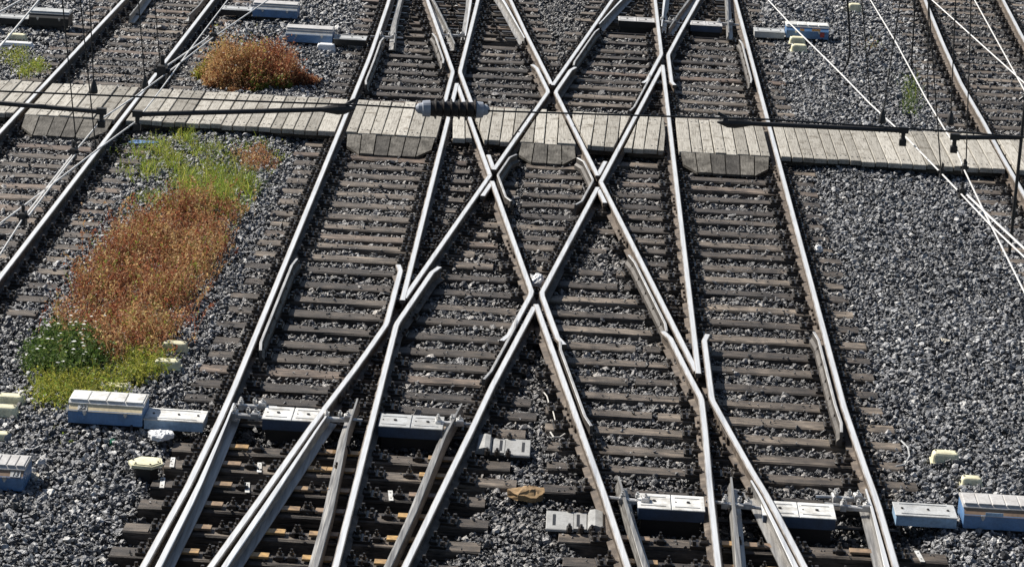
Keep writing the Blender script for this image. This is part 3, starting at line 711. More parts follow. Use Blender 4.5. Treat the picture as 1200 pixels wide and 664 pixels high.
# ------------------------------------------------------------------ point machines
def text_mesh(txt, size):
    cu = bpy.data.curves.new('lettering', 'FONT'); cu.body = txt; cu.size = size; cu.align_x = 'CENTER'; cu.align_y = 'CENTER'; cu.extrude = .0008; cu.shear = .25; cu.offset = .002
    o = bpy.data.objects.new('lettering', cu); me = bpy.data.meshes.new_from_object(o); me.materials.append(MATS['black_paint'])
    bpy.data.objects.remove(o); return me
def point_machine(x0, x1, yf, zt, label, number=None, numx=.3, depth=.42, hb=.19, zbase=-.27, lid='paint_white', body='paint_blue', stripe='paint_beige', rz=0., cap=True, sticker=None, npan=4, trough=None, tcol='paint_white', tfront='paint_skyblue', group='point machines beside the tracks'):
    t = tag(empty('point_machine', ((x0+x1)/2, yf, 0), rz), label, 'point machine', group)
    h = (x1-x0)/2; d = depth; zf = zt-.035
    mb = MB(); mb.extrude_x([(0, zf-hb), (d, zf-hb), (d, zf-.012), (d-.015, zf-.006), (.062, zf-.006), (0, zf-.056)], -h, h); bd = mb.obj('housing', body, t)
    mb = MB(); mb.extrude_x([(.056, zf-.008), (d+.006, zf-.008), (d+.006, zt-.022), (d*.86, zt-.002), (d*.20, zt-.006), (.052, zf+.004)], -h-.006, h+.006); ld = mb.obj('lid', lid, t)
    n = npan
    for k in range(n):
        a, b = -h+2*h*k/n+.006, -h+2*h*(k+1)/n-.006
        mb = MB(); mb.hexa([(a, d*.17, zt-.006), (b, d*.17, zt-.006), (b, d*.83, zt-.003), (a, d*.83, zt-.003), (a+.004, d*.18, zt+.004), (b-.004, d*.18, zt+.004), (b-.004, d*.82, zt+.007), (a+.004, d*.82, zt+.007)]); mb.obj('lid_panel', lid, ld)
    mb = MB(); mb.extrude_x([(-.004, zf-.060), (.0, zf-.060), (.060, zf-.011), (.056, zf-.007)], -h+.003, h-.003); mb.obj('stripe', stripe, t)
    if cap:
        mb = MB(); mb.lathe([(-.012, .034), (-.010, .040), (0, .042)], (-h+.13, -.0, zf-hb*.68), (0, 1, 0), 14); mb.obj('key_cap', body, t)
    if number:
        xc = -h+2*h*numx; ang = math.atan2(.05, .06)
        pl = link('number_plate', None, t, (xc, .026, zf-.0335)); pl.rotation_euler = (ang, 0, 0)
        mb = MB(); mb.box(-.048, .048, -.030, .030, .001, .004); bpy.data.objects.remove(pl); pl = mb.obj('number_plate', 'paint_white', t, (xc, .026, zf-.0335)); pl.rotation_euler = (ang, 0, 0)
        link('number', text_mesh(number, .066), pl, (0, 0, .005))
    for k in (-.55, .55):
        mb = MB(); mb.box(h*k-.018, h*k+.018, -.012, .0, zf-.085, zf-.052, .003); mb.box(h*k-.008, h*k+.008, -.016, -.002, zf-.10, zf-.06); mb.obj('latch', 'steel_bits', t)
    mb = MB(); mb.tube([(h*.72, .02, zf-hb+.01), (h*.74, -.05, zf-hb-.03), (h*.78, -.09, zf-hb-.12), (h*.86, -.12, zbase+.02)], .016, 8); mb.obj('conduit', 'black_paint', t)
    for m, a, b, za, zb_ in (sticker or []):
        mb = MB(); mb.box(-h+2*h*a, -h+2*h*b, -.008, -.0045, zf-hb*zb_, zf-hb*za); mb.obj('sticker', m, t)
    mb = MB(); mb.box(-h+.06, h-.10, .05, d-.04, zbase, zf-hb); mb.box(-h+.02, h-.02, .02, d-.02, zf-hb-.02, zf-hb+.002)
    for k in (-.5, .1, .6): mb.lathe([(.0, .055), (.06, .055)], (h*k, .0, zf-hb-.07), (0, 1, 0), 12)
    mb.obj('base', 'black_paint', t)
    if trough:
        a, b, yo, ztr = trough; ox = (x0+x1)/2
        tr = link('drive_trough', None, t, (0, 0, 0))
        mb = MB(); mb.box(a-ox, b-ox, yo, yo+.34, ztr-.11, ztr-.012); mb.obj('trough_body', tfront, tr)
        mb = MB(); mb.box(a-ox-.008, b-ox+.008, yo-.008, yo+.348, ztr-.012, ztr, .004); lid_ = mb.obj('trough_lid', tcol, tr)
        for yy in (.035, .29):
            mb = MB(); mb.box(a-ox+.05, b-ox-.07, yo+yy, yo+yy+.012, ztr, ztr+.007); mb.obj('lid_rib', tcol, tr)
        mb = MB()
        for u in (.12, .55, .88): mb.cyl((a-ox+(b-a)*u, yo+.17, ztr), .013, .012, 6)
        mb.obj('bolts', 'iron_dark', tr)
    return t
p0, p1 = P(80, 473, .09), P(167, 478, .09)
pt0, pt1 = P(176, 500, -.02), P(246, 500, -.02)
point_machine(p0.x, p1.x, p0.y-.02, .125, 'white-lidded blue point machine box numbered 22 beside the weeds', '22', .19, rz=-.012, trough=(p1.x+.01, rx('AL', 26.5)-.17, .06, -.03), tcol='paint_white')
p0 = P(1130, 596, .06)
point_machine(p0.x, p0.x+.80, p0.y-.03, .105, 'blue point machine box with grey panelled lid and brown stripe, plain end', None, lid='paint_lid_grey', stripe='paint_brown', cap=False, npan=6,
              sticker=[('paint_skyblue', .25, .46, .10, .30)], trough=(rx('BR', 24.9)+.16, p0.x-.06, .02, -.03), tcol='paint_grey')
p0 = P(27, 552, .06)
point_machine(p0.x-.78, p0.x, p0.y, .085, 'blue point machine box numbered 13 with ribbed grey lid', '13', .90, lid='paint_lid_grey', stripe='paint_brown', npan=9, cap=True)
p0, p1 = P(922, 32, .08), P(972, 36, .08)
point_machine(p0.x, p1.x, p0.y, .12, 'blue point machine box with red and orange stickers beside two cream covers', None, lid='paint_white', stripe='paint_blue', cap=False,
              sticker=[('orange_paint', .60, .80, .06, .28), ('orange_paint', .32, .42, .10, .3), ('red_paint', .80, .90, .35, .8)], trough=(rx('BR', 48.6)+.2, p0.x-.03, .0, -.02), tcol='paint_grey', tfront='paint_grey')
p0, p1 = P(335, 36, .08), P(390, 38, .08)
point_machine(p0.x, p1.x, p0.y, .12, 'blue point machine box with pale lid, joined by a long trough to the rail', None, lid='paint_lid_grey', stripe='paint_grey', cap=False, npan=1, trough=(p1.x+.02, rx('AL', 46.5)-.16, .02, -.01), tcol='paint_grey', tfront='black_paint')
p0, p1 = P(296, 7, .08), P(349, 9, .08)
point_machine(p0.x, p1.x, p0.y, .12, 'blue point machine box with pale lid and a pale stone lying at its end', None, lid='paint_lid_grey', stripe='paint_grey', cap=False, npan=1, trough=(p0.x-.55, p0.x-.03, .02, -.01), tcol='paint_grey', tfront='black_paint')
p0, p1 = P(30, 20, .08), P(80, 19, .08)
point_machine(p0.x, p1.x, p1.y, .12, 'black fronted point machine box with silver lid beside the outermost rail', None, lid='paint_grey', stripe='black_paint', body='black_paint', cap=False, npan=1, trough=(p0.x-.6, p0.x-.02, .02, -.01), tcol='paint_grey', tfront='black_paint')

# covers of the drive rods between the rails
def rod_cover(x0, x1, yc, label, zt=-.045, front='paint_navy', two=True, lid='paint_white', d=.38):
    t = tag(empty('drive_rod_cover', ((x0+x1)/2, yc, 0)), label, 'cover', 'covers of the drive rods between the rails'); h = (x1-x0)/2
    mb = MB(); mb.box(-h, h, -d/2, d/2, -.165, zt-.01); mb.obj('box', front, t); mb = MB(); mb.box(-h+.03, h-.03, -d/2+.05, d/2-.03, -.34, -.165); mb.obj('base', 'black_paint', t)
    for a, b in (((-h-.006, -.004), (.004, h+.006)) if two else ((-h-.006, h+.006),)):
        mb = MB(); mb.box(a, b, -d/2-.008, d/2+.008, zt-.01, zt, .004); l = mb.obj('lid', lid, t)
        for yy in (-d*.34, d*.28):
            mb = MB(); mb.box(a+.03, b-.05, yy, yy+.014, zt, zt+.006); mb.obj('lid_rib', 'paint_grey', l)
        mb = MB(); mb.cyl(((a+b)/2, 0, zt), .017, .012, 8); mb.cyl((a+.04, .0, zt), .008, .006, 6); mb.obj('bolt', 'iron_dark', l)
    return t
yA, yB, yT, yT2 = P(440, 490, -.045).y, P(860, 592, -.045).y, P(800, 26, -.045).y, P(770, 24, -.045).y
rod_cover(P(308, 488, -.045).x, P(372, 490, -.045).x+.04, yA+.0, 'white lidded rod cover across one rail from the trough of box 22')
rod_cover(P(445, 492, -.045).x, P(519, 497, -.045).x, yA-.02, 'grey-white two-lid rod cover ending at a loose switch blade tip', lid='paint_grey')
rod_cover(P(748, 588, -.045).x, P(829, 592, -.045).x-.03, yB, 'white two-lid rod cover beside the rusty switch blade')
rod_cover(P(893, 592, -.045).x, P(977, 595, -.045).x, yB, 'white rod cover with navy front ending at the steel lock bracket', two=True)
rod_cover(P(725, 23, -.045).x, P(767, 25, -.045).x, yT2, 'weathered grey rod cover with black front, between crossing rails beyond the walkway', lid='paint_lid_grey', front='black_paint')
rod_cover(P(809, 26, -.045).x, P(846, 29, -.045).x, yT, 'weathered grey rod cover with navy front, nearest to the boxed machine with red sticker', lid='paint_lid_grey')

# steel brackets that join rods and blades
def lock_bracket(x, y, s=1):
    mb = MB()
    mb.box(-.14, .14, -.03, .03, -.115, -.075, .008); mb.box(-.15, -.09, -.06, .07, -.12, -.05, .012); mb.box(.06, .14, -.05, .05, -.10, -.04, .012)
    for a, b in ((-.12, .03), (-.12, -.03), (.10, .0), (.02, .02)): mb.cyl((a, b, -.06), .022, .035, 6); mb.cyl((a, b, -.03), .011, .025, 6)
    mb.tube([(-.30, .05, -.10), (-.1, .02, -.09), (.25, -.0, -.10)], .017, 6)
    o = mb.obj('lock_bracket', 'steel_bits', cross, (x, y, .035), .1*s); return o
for x, y in ((288, 487), (396, 491), (864, 592), (1003, 595), (296, 476), (993, 584), (527, 496), (744, 587), (455, 44), (535, 42), (783, 26), (850, 28)):
    p = P(x, y, -.06); lock_bracket(p.x, p.y, random.choice((-1, 1)))
for (a, b, y) in ((rx('AL', 26.6)-.1, rx('CR', 26.6)+.12, yA+.02), (rx('DL', 24.9)-.2, rx('BR', 24.9)+.2, yB+.02), (rx('AL', 46.4)-.2, rx('DR', 46.4), 46.35), (rx('CL', 48.5), rx('BR', 48.5), 48.55)):
    mb = MB(); mb.tube([(a, y, -.215), (b, y, -.215)], .022, 8); mb.obj('drive_rod', 'iron_dark', cross)
# flat steel lock covers on the ballast side
def lock_cover(px, py, label, s):
    p = P(px, py, -.09); t = tag(empty('lock_cover', (p.x, p.y, -.03)), label, 'steel cover'); t.scale.y = 1.4
    mb = MB(); mb.box(-.19, .07, -.17, .17, -.13, -.105, .006); pl = mb.obj('plate', 'paint_dust', t)
    if s < 0:
        for v_ in (pl,): v_.scale.x = -1
    mb = MB(); mb.box(-.115*s-.014, -.115*s+.014, -.10, .10, -.106, -.102); mb.obj('slot', 'black_paint', t)
    x0 = .07*s
    mb = MB(); mb.extrude_x([(-.15, -.13), (.15, -.13), (.15, -.10), (-.15, -.10)], min(x0, x0+.12*s), max(x0, x0+.12*s)); mb.obj('plate', 'paint_dust', t)
    mb = MB(); mb.box(x0+.04*s-.014, x0+.04*s+.014, -.11, .11, -.101, -.097); mb.obj('slot', 'black_paint', t)
    q = [(x0+.12*s, -.13), (x0+.30*s, -.13), (x0+.27*s, -.075), (x0+.20*s, -.055), (x0+.15*s, -.065)]
    b = MB(); n = len(q); b.v = [(x, -.15, z) for x, z in q]+[(x, .15, z) for x, z in q]
    b.face(list(range(n))); b.face([n+i for i in range(n)][::-1])
    for i in range(n): b.face([i, (i+1) % n, n+(i+1) % n, n+i])
    b.obj('hood', 'paint_dust', t)
    mb = MB()
    for yy in (-.17, .17):
        for xx in (.03*s, .14*s, .24*s): mb.cyl((xx, yy, -.12), .028, .05, 6); mb.cyl((xx, yy, -.08), .014, .035, 6)
    mb.obj('bolts', 'iron_dark', t)
    mb = MB(); mb.box(-.17, .30, -.14, .14, -.20, -.131) if s > 0 else mb.box(-.30, .17, -.14, .14, -.20, -.131); mb.obj('base', 'black_paint', t)
lock_cover(600, 518, 'flat grey steel lock cover with one slot, left on ballast by the open switch blade', -1)
lock_cover(664, 604, 'pale steel lock cover with ragged bolts in front of the brown rag', 1)

# ------------------------------------------------------------------ cream plastic caps and small litter
def loaf(name, px, py, L, D, H, label, rz=0., z=-.17, mat='plastic_cream', group='cream cable covers lying on the ballast', cat='cable cover'):
    p = P(px, py, z); L *= 1.05; D *= 1.1; H *= 1.15; t = tag(empty(name, (p.x, p.y, z+.012), rz), label, cat, group)
    bm = bmesh.new(); bmesh.ops.create_cube(bm, size=1)
    for v_ in bm.verts:
        v_.co.x *= L; v_.co.y *= D; v_.co.z *= H
        if v_.co.z > 0: v_.co.x *= .92; v_.co.y *= .80
        v_.co.z += H/2
    bmesh.ops.bevel(bm, geom=[e_ for e_ in bm.edges if e_.verts[0].co.z+e_.verts[1].co.z > H*.9], offset=H*.42, segments=4, affect='EDGES', profile=.6)
    me = bpy.data.meshes.new('cap'); bm.to_mesh(me); bm.free(); me.materials.append(MATS[mat]); link('cap', me, t)
    mb = MB(); mb.box(-L*.53, L*.53, -D*.54, D*.54, -.05, .012, .004); mb.obj('rim', mat, t)
    mb = MB()
    for k in (-.36, .36): mb.cyl((L*k, 0, H-.004), .011, .009, 6)
    mb.box(-L*.46, L*.46, -D*.555, -D*.53, -.004, .006); mb.obj('screws', 'iron_dark', t)
    return t
loaf('cable_cover', 205, 411, .27, .15, .085, 'clean cream cable cover behind its twin at the weed edge', -.02)
loaf('cable_cover', 196, 432, .27, .15, .085, 'clean cream cable cover, the one of the pair closer to box 22', -.02)
loaf('cable_cover', 12, 474, .27, .15, .09, 'cream cable cover, rear one of a touching pair on stones beside box 22', .0)
loaf('cable_cover', 5, 487, .27, .15, .09, 'cream cable cover, front one of a touching pair on stones beside box 22', .0)
loaf('cable_cover', 1107, 542, .27, .16, .10, 'cream cable cover with dark specks on open gravel', -.03)
loaf('cable_cover', 1138, 568, .20, .13, .07, 'small worn cream cable cover behind the brown-striped machine box', -.03)
loaf('cable_cover', 934, 52, .27, .17, .11, 'cream cable cover of a pair by the stickered machine box, the one beside the box', 0)
loaf('cable_cover', 936, 61, .27, .17, .11, 'cream cable cover of a pair by the stickered machine box, the outer one', 0)
loaf('cable_cover', 382, 59, .29, .16, .09, 'white cable cover beyond the walkway near the red-brown bush', 0, mat='plastic_white')
loaf('cable_cover', 332, 18, .26, .2, .10, 'pale lump-like cover beside the far blue machine box', .3, mat='plastic_cream')
loaf('cable_cover', 20, 46, .3, .15, .07, 'pale flat cover lying in front of the black machine box', 0, mat='plastic_cream')
loaf('cable_cover', 20, 54, .5, .15, .05, 'long pale strip-like cover near sparse green weeds by the outermost rail', 0, mat='plastic_white')
loaf('cable_cover', 1001, 14, .24, .18, .13, 'dark-sided pale cover standing alone on gravel under a hanging cable', 0, mat='plastic_cream')
loaf('cable_cover', 2, 515, .16, .12, .06, 'cream cover stub with a thin rod between two cover pairs', .0)
# flat slab half hidden behind box 22
loaf('cable_cover', 137, 457, .24, .15, .05, 'flat cream slab behind box 22 at the yellow-green weeds', -.02)
# octagonal cap on a dark post
p = P(171, 541, -.06); t = tag(empty('post_cap', (p.x, p.y, 0)), 'flat eight-sided cream cap on a short dark post beside sleeper ends', 'cap')
mb = MB(); oc = [(-.17, .0), (-.12, -.12), (.08, -.14), (.17, -.03), (.13, .12), (-.07, .13)]
mb.prism(oc, -.085, -.055); mb.prism([(x*.86, y*.86) for x, y in oc], -.056, -.045); mb.obj('cap', 'plastic_cream', t)
mb = MB()
for x, y in oc[:4]: mb.cyl((x*.72, y*.72, -.045), .010, .007, 6)
mb.obj('screws', 'iron_dark', t)
mb = MB(); mb.prism([(x*.72, y*.72) for x, y in oc], -.28, -.084); mb.obj('post', 'black_paint', t)
# crumpled white sheet
def crumple(name, px, py, poly, amp, mat, label, cat, z=-.15):
    p = P(px, py, z); bm = bmesh.new(); n = len(poly); r = random.Random(px)
    top = [bm.verts.new((x, y, r.uniform(0, amp))) for x, y in poly]
    mid = [bm.verts.new((x*.5, y*.5, amp*r.uniform(.85, 1.1))) for x, y in poly]; c = bm.verts.new((0, 0, amp*1.2)); bot = [bm.verts.new((x*.95, y*.95, -.03)) for x, y in poly]
    for i in range(n):
        j = (i+1) % n; bm.faces.new((top[i], top[j], mid[j], mid[i])); bm.faces.new((mid[i], mid[j], c)); bm.faces.new((bot[i], bot[j], top[j], top[i]))
    bm.faces.new(bot[::-1])
    bmesh.ops.subdivide_edges(bm, edges=bm.edges[:], cuts=2, use_grid_fill=True)
    for v_ in bm.verts: v_.co += Vector((r.gauss(0, .003), r.gauss(0, .003), r.gauss(0, .0045)))
    bmesh.ops.recalc_face_normals(bm, faces=bm.faces)
    me = bpy.data.meshes.new(name); bm.to_mesh(me); bm.free(); me.materials.append(MATS[mat]); return tag(link(name, me, None, (p.x, p.y, z)), label, cat)
crumple('white_sheet', 188, 509, [(-.13, .0), (-.07, -.11), (.03, -.13), (.07, -.06), (.14, .0), (.10, .10), (-.02, .12), (-.09, .07)], .03, 'plastic_white', 'crumpled white plastic sheet lying in front of the trough of box 22', 'litter', -.10)
crumple('brown_rag', 617, 579, [(-.19, .0), (-.08, -.12), (.10, -.14), (.17, -.05), (.16, .09), (.05, .13), (-.05, .07)], .07, 'rag_brown', 'crumpled orange-brown rag on stones beside the pale lock cover', 'rag', -.17)
crumple('green_bottle_end', 132, 518, [(-.035, .0), (-.02, -.04), (.03, -.04), (.04, .0), (.02, .04), (-.02, .04)], .03, 'green_plastic', 'small green plastic bottle end below box 22', 'litter', -.17)
crumple('pale_rock', 37, 561, [(-.08, 0), (-.05, -.06), (.04, -.07), (.08, -.01), (.05, .06), (-.03, .07)], .06, 'pale_stone', 'cream rounded rock at the end of box 13', 'stone', -.17)
crumple('pale_rock', 49, 543, [(-.07, -.03), (-.04, -.07), (.06, -.05), (.08, .03), (.03, .08), (-.05, .06)], .05, 'paint_lid_grey', 'grey flat rock beside box 13', 'stone', -.16)
crumple('pale_rock', 1106, 402, [(-.08, 0), (-.04, -.07), (.05, -.06), (.10, -.01), (.05, .08), (-.03, .07)], .05, 'pale_stone', 'pale broken stone in the middle of the broad gravel strip', 'stone', -.15)
crumple('pale_rock', 959, 292, [(-.05, 0), (-.03, -.05), (.04, -.04), (.06, .0), (.03, .05), (-.03, .05)], .05, 'plastic_white', 'white stone at a sleeper end along the broad gravel strip', 'stone', -.16)
crumple('pale_rock', 50, 484, [(-.05, 0), (-.03, -.05), (.04, -.04), (.06, .0), (.03, .05), (-.03, .05)], .04, 'pale_stone', 'small pale stone between box 22 and the touching cover pair', 'stone', -.16)
crumple('white_lump', 630, 331, [(-.09, 0), (-.06, -.10), (.05, -.12), (.10, -.02), (.06, .11), (-.05, .10)], .10, 'plastic_white', 'white crumpled lump sitting in the rail fork of the diamond', 'litter', -.12)
tag(crumple('blue_scrap', 167, 167, [(-.2, -.03), (-.1, -.07), (.12, -.06), (.25, .0), (.1, .06), (-.15, .05)], .02, 'blue_cloth', 'flat blue scrap at the near edge of the walkway beside green grass', 'litter', -.16))
mb = MB(); mb.tube([P(x, y, -.155+.02*math.sin(i*1.7)) for i, (x, y) in enumerate([(637, 459), (641, 464), (643, 471), (647, 478), (649, 485), (651, 494)])], .007, 6)
tag(mb.obj('loose_cable', 'cable_pale'), 'pale thin cable snaking on dark ballast beside the rail', 'cable')
for l, lab in (([(1056, 516), (1064, 524), (1066, 534), (1060, 544), (1050, 546)], 'dark looped cable on gravel beside sleeper ends near the speckled cover'),
               ([(645, 506), (649, 512), (656, 512), (662, 508)], 'short pale looped wire bond near the flat slotted lock cover')):
    mb = MB(); mb.tube([P(x, y, -.15) for x, y in l], .009, 6); tag(mb.obj('cable_loop', 'cable_pale' if 'pale' in lab else 'paint_grey'), lab, 'cable')

# ------------------------------------------------------------------ overhead line
ZW, ZS, ZARM = 5.25, 5.42, 5.34
def wire(name, px, z, r, mat, label, ext_a=None, ext_b=None, cat='wire', group=None, n=6):
    q = [P(x, y, z) for x, y in px]
    if ext_a is not None: d = (q[0]-q[1]).normalized(); q = [q[0]+d*ext_a]+q
    if ext_b is not None: d = (q[-1]-q[-2]).normalized(); q = q+[q[-1]+d*ext_b]
    mb = MB(); mb.tube(q, r, n); return tag(mb.obj(name, mat), label, cat, group)
wire('contact_wire', [(0, 262), (60, 217), (112, 177), (160, 142), (187, 107), (225, 55), (267, 0)], ZW, .0052, 'contact_wire', 'bright contact wire held by the long hooked arm over the weed-side track', 8, 20)
wire('contact_wire', [(0, 298), (26, 257), (85, 181), (121, 138), (160, 112), (190, 90), (250, 44), (310, 3)], ZW, .0052, 'contact_wire', 'contact wire over the weed-side track with a doubled section and two clamps', 8, 20)
wire('contact_wire', [(31, 256), (89, 180)], ZW, .006, 'contact_wire', 'short second strand beside the clamped contact wire over the weed-side track')
wire('contact_wire', [(193, 79), (240, 47), (252, 36)], ZW, .006, 'contact_wire', 'short upper strand running from the big clamp towards the rust-brown bush')
wire('contact_wire', [(0, 55), (46, 0)], ZW, .008, 'contact_wire', 'lone wire passing over the black machine box', 8, 20)
wire('contact_wire', [(0, 14), (25, 0)], ZW, .007, 'contact_wire', 'wire cutting the corner over sleepers beyond the black machine box', 8, 20)
wire('contact_wire', [(900, 0), (925, 27), (984, 85), (1020, 122), (1058, 157), (1104, 204), (1126, 227), (1160, 263), (1196, 297)], ZW, .0052, 'contact_wire', 'bright contact wire passing over the stickered machine box and the gravel strip', 20, 8)
wire('contact_wire', [(1128, 223), (1160, 254), (1198, 289)], ZW, .007, 'contact_wire', 'second parallel strand starting at the clamp above the gravel strip', None, 8)
wire('contact_wire', [(1020, 0), (1050, 50), (1085, 115), (1111, 158), (1119, 170), (1130, 199), (1149, 239), (1189, 319), (1201, 343)], ZW, .0052, 'contact_wire', 'bright contact wire over the dark weed sprig, held by the short arm', 20, 8)
wire('contact_wire', [(1092, 0), (1200, 97)], ZW, .0052, 'contact_wire', 'thin bright wire slanting over the sleepers beyond the gravel strip, lower at the crossing', 20, 8)
wire('contact_wire', [(1142, 0), (1200, 105)], ZW, .0052, 'contact_wire', 'steep bright wire over the track beyond the gravel strip', 20, 8)
# cross-span with insulator
wire('span_wire', [(0, 107), (150, 113), (300, 119), (420, 123), (489, 127)], ZS, .006, 'dark_wire', 'dark cross-span wire from the insulator over the weed-side track', 5, None, 'wire')
wire('span_wire', [(571, 130), (700, 134), (900, 140), (1100, 153), (1200, 161)], ZS, .006, 'dark_wire', 'dark cross-span wire from the insulator over the gravel strip', None, 5, 'wire')
def arm(px, label, hook_at=None, tear=None, z=ZARM, r=.016, ext=None):
    q = [P(x, y, z) for x, y in px]
    if ext: d = (q[0]-q[1]).normalized(); q[0] = q[0]+d*ext
    t = tag(empty('registration_arm', q[0]), label, 'catenary arm', 'black registration arms on the cross-span')
    mb = MB(); mb.tube([p-q[0] for p in q], r, 8); mb.obj('tube', 'black_paint', t)
    if hook_at is not None:
        h = q[hook_at]-q[0]
        mb = MB(); mb.tube([h, h+Vector((0, 0, -.045)), h+Vector((0, -.005, -.085))], .014, 8); mb.box(h.x-.022, h.x+.022, h.y-.02, h.y+.02, h.z-.10, h.z-.055, .005); mb.box(h.x-.03, h.x+.03, h.y-.018, h.y+.018, h.z-.016, h.z+.024); mb.obj('wire_clamp', 'black_paint', t)
    if tear is not None:
        h = q[tear]-q[0]; d = (q[tear]-q[1-tear]).normalized()
        mb = MB(); mb.lathe([(-.10, .016), (-.05, .026), (.0, .036), (.05, .034), (.09, .018), (.12, .006)], h, d, 10); mb.obj('clamp', 'black_paint', t)
        mb = MB(); mb.tube([h, h+Vector((d.x*.12, d.y*.12, .06))], .012, 6); mb.obj('clevis', 'black_paint', t)
    return t
arm([(0, 121), (119, 131)], 'black registration arm running out of sight over the outer plank panel, hook at its end', 1, None, ext=3)
arm([(161, 134), (395, 128)], 'long black registration arm over the plank panel beside the green tuft, hook at one end', 0, 1)
arm([(862, 144), (1059, 153)], 'long black registration arm with teardrop clamp over the long gravel-side plank panel', 1, 0)
arm([(1196, 161), (1119, 161)], 'short black registration arm joined to the upright black bracket', 1, None)
q = [P(1197, 161, ZARM)]
mb = MB(); c = P(1197, 161, ZARM); mb.tube([c+Vector((-.035, 0, .245)), c+Vector((-.018, 0, .262)), c+Vector((0, 0, .25)), c, c+Vector((.0, 0, -.78))], .011, 8)
tag(mb.obj('drop_bracket', 'black_paint'), 'upright black tube bracket with a rounded top at the end of the short arm', 'catenary arm')
# ribbed insulator
a, b = P(489, 127, ZS), P(572, 129, ZS); L = (b-a).length; d = (b-a).normalized()
t = tag(empty('insulator', a), 'dark ribbed rod insulator with blue-grey metal caps hanging over the walkway', 'insulator')
prof = [(.065, .046)]; n = 6
for k in range(n):
    u0 = .075+(L-.15)*k/n; st = (L-.15)/n
    prof += [(u0, .046), (u0+st*.62, .050), (u0+st*.78, .066), (u0+st*.86, .066), (u0+st*.95, .047)]
prof += [(L-.065, .046)]
mb = MB(); mb.lathe(prof, (0, 0, 0), d, 24); mb.obj('ribbed_body', 'glaze', t)
for s0, sg in ((0, 1), (L, -1)):
    mb = MB(); mb.lathe([(s0-.01*sg, .014), (s0, .026), (s0+.006*sg, .032), (s0+.03*sg, .036), (s0+.034*sg, .050), (s0+.08*sg, .054), (s0+.084*sg, .040)], (0, 0, 0), d, 20); mb.obj('end_cap', 'insulator_cap', t)
# clamps on the wires and hanging droppers
def clampbit(px, py, z=ZW, s=1., label='black clamp', big=False):
    p = P(px, py, z); t = tag(empty('wire_clamp', p), label, 'clamp', 'clamps on the contact wires')
    mb = MB(); mb.box(-.016*s, .016*s, -.03*s, .03*s, -.03*s, .035*s, .006); mb.obj('body', 'black_paint', t)
    mb = MB(); mb.cyl((-.03*s, 0, .01*s), .01*s, .06*s, 6, axis=0); mb.cyl((0, 0, .03*s), .009*s, .04*s, 6); mb.obj('bolt', 'black_paint', t)
for px, py, s, lab in ((27, 256, 1.1, 'clamp on the doubled wire above the weed-side track, the end farther from the walkway'), (86, 180, 1.1, 'clamp on the doubled wire above the weed-side track, the end by the ramp'), (190, 86, 1.8, 'big black clamp joining wires above the weed-side rail'), (250, 43, 1.0, 'round clamp in front of the rust-brown bush'),
                       (1127, 226, 1., 'clamp where the second strand starts above the gravel strip'), (1104, 203, .9, 'small clamp on the gravel-strip wire in front of the walkway edge'), (1130, 198, .9, 'small clamp on the wire beside the short arm')):
    clampbit(px, py, ZW, s, lab)
def dropper(x0, y0, x1, y1, label, cone=False, r=.0042, z=ZW):
    b = P(x1, y1, z); dpx = ((x0-600)/F)*R_-((y0-332)/F)*U_+fw; tt = b.y/dpx.y; a = Vector((0, 0, CAMZ))+dpx*tt     # same distance along the line
    d = (a-b); top = b+d*1.35
    t = tag(empty('dropper', b), label, 'dropper', 'thin dark droppers hanging from above')
    mb = MB(); mb.tube([(0, 0, 0), top-b], r, 5); mb.obj('wire', 'dark_wire', t)
    mb = MB()
    if cone: mb.lathe([(-.035, .024), (-.02, .026), (.02, .018), (.055, .007)], (0, 0, 0), (0, 0, 1), 10)
    else: mb.lathe([(-.015, .008), (.03, .007), (.04, .004)], (0, 0, 0), (0, 0, 1), 8)
    mb.obj('clip', 'black_paint', t)
dropper(73, 0, 90, 176, 'dropper hanging to the doubled wire clamp by the ramp')
dropper(94, 0, 112, 172, 'dropper crossing the weed-side ramp down to the bright wire')
dropper(105, 0, 110, 103, 'dropper with black cone over the weed-side plank panel', True, z=ZS)
dropper(162, 0, 170, 98, 'dropper with black cone touching the weed-side rail', True, z=ZW)
dropper(181, 0, 188, 80, 'dropper ending at the big black clamp')
dropper(1010, 0, 1020, 120, 'dropper with slim clip on the bright wire before the gravel-side panel')
dropper(1055, 0, 1034, 138, 'slanting dropper with black cone above the gravel-side panel', True, z=ZS)
dropper(1088, 0, 1087, 114, 'straight dropper down to the wire beside the dark sprig')
dropper(1091, 40, 1103, 204, 'leaning dropper reaching beyond the walkway edge to the gravel')
dropper(1120, 0, 1114, 140, 'dropper with black cone near the short arm', True, z=ZS)
dropper(1138, 0, 1132, 196, 'dropper passing the short arm down beyond the walkway edge')
def cable(px, lab, r=.008):
    b = P(*px[-1], ZW); q = []
    for x, y in px:
        dpx = ((x-600)/F)*R_-((y-332)/F)*U_+fw; q.append(Vector((0, 0, CAMZ))+dpx*(b.y/dpx.y))
    q = [q[0]+(q[0]-q[1])*1.5]+q
    mb = MB(); mb.tube(q, r, 6); tag(mb.obj('feeder_cable', 'dark_wire'), lab, 'cable')
cable([(993, 0), (996, 40), (996, 62), (993, 76), (988, 83), (984, 85)], 'thick black hanging cable curling onto the bright wire over gravel')
cable([(1072, 0), (1071, 30), (1069, 60), (1068, 80)], 'thick black hanging cable straight down to the wire beside the dark sprig', .006)

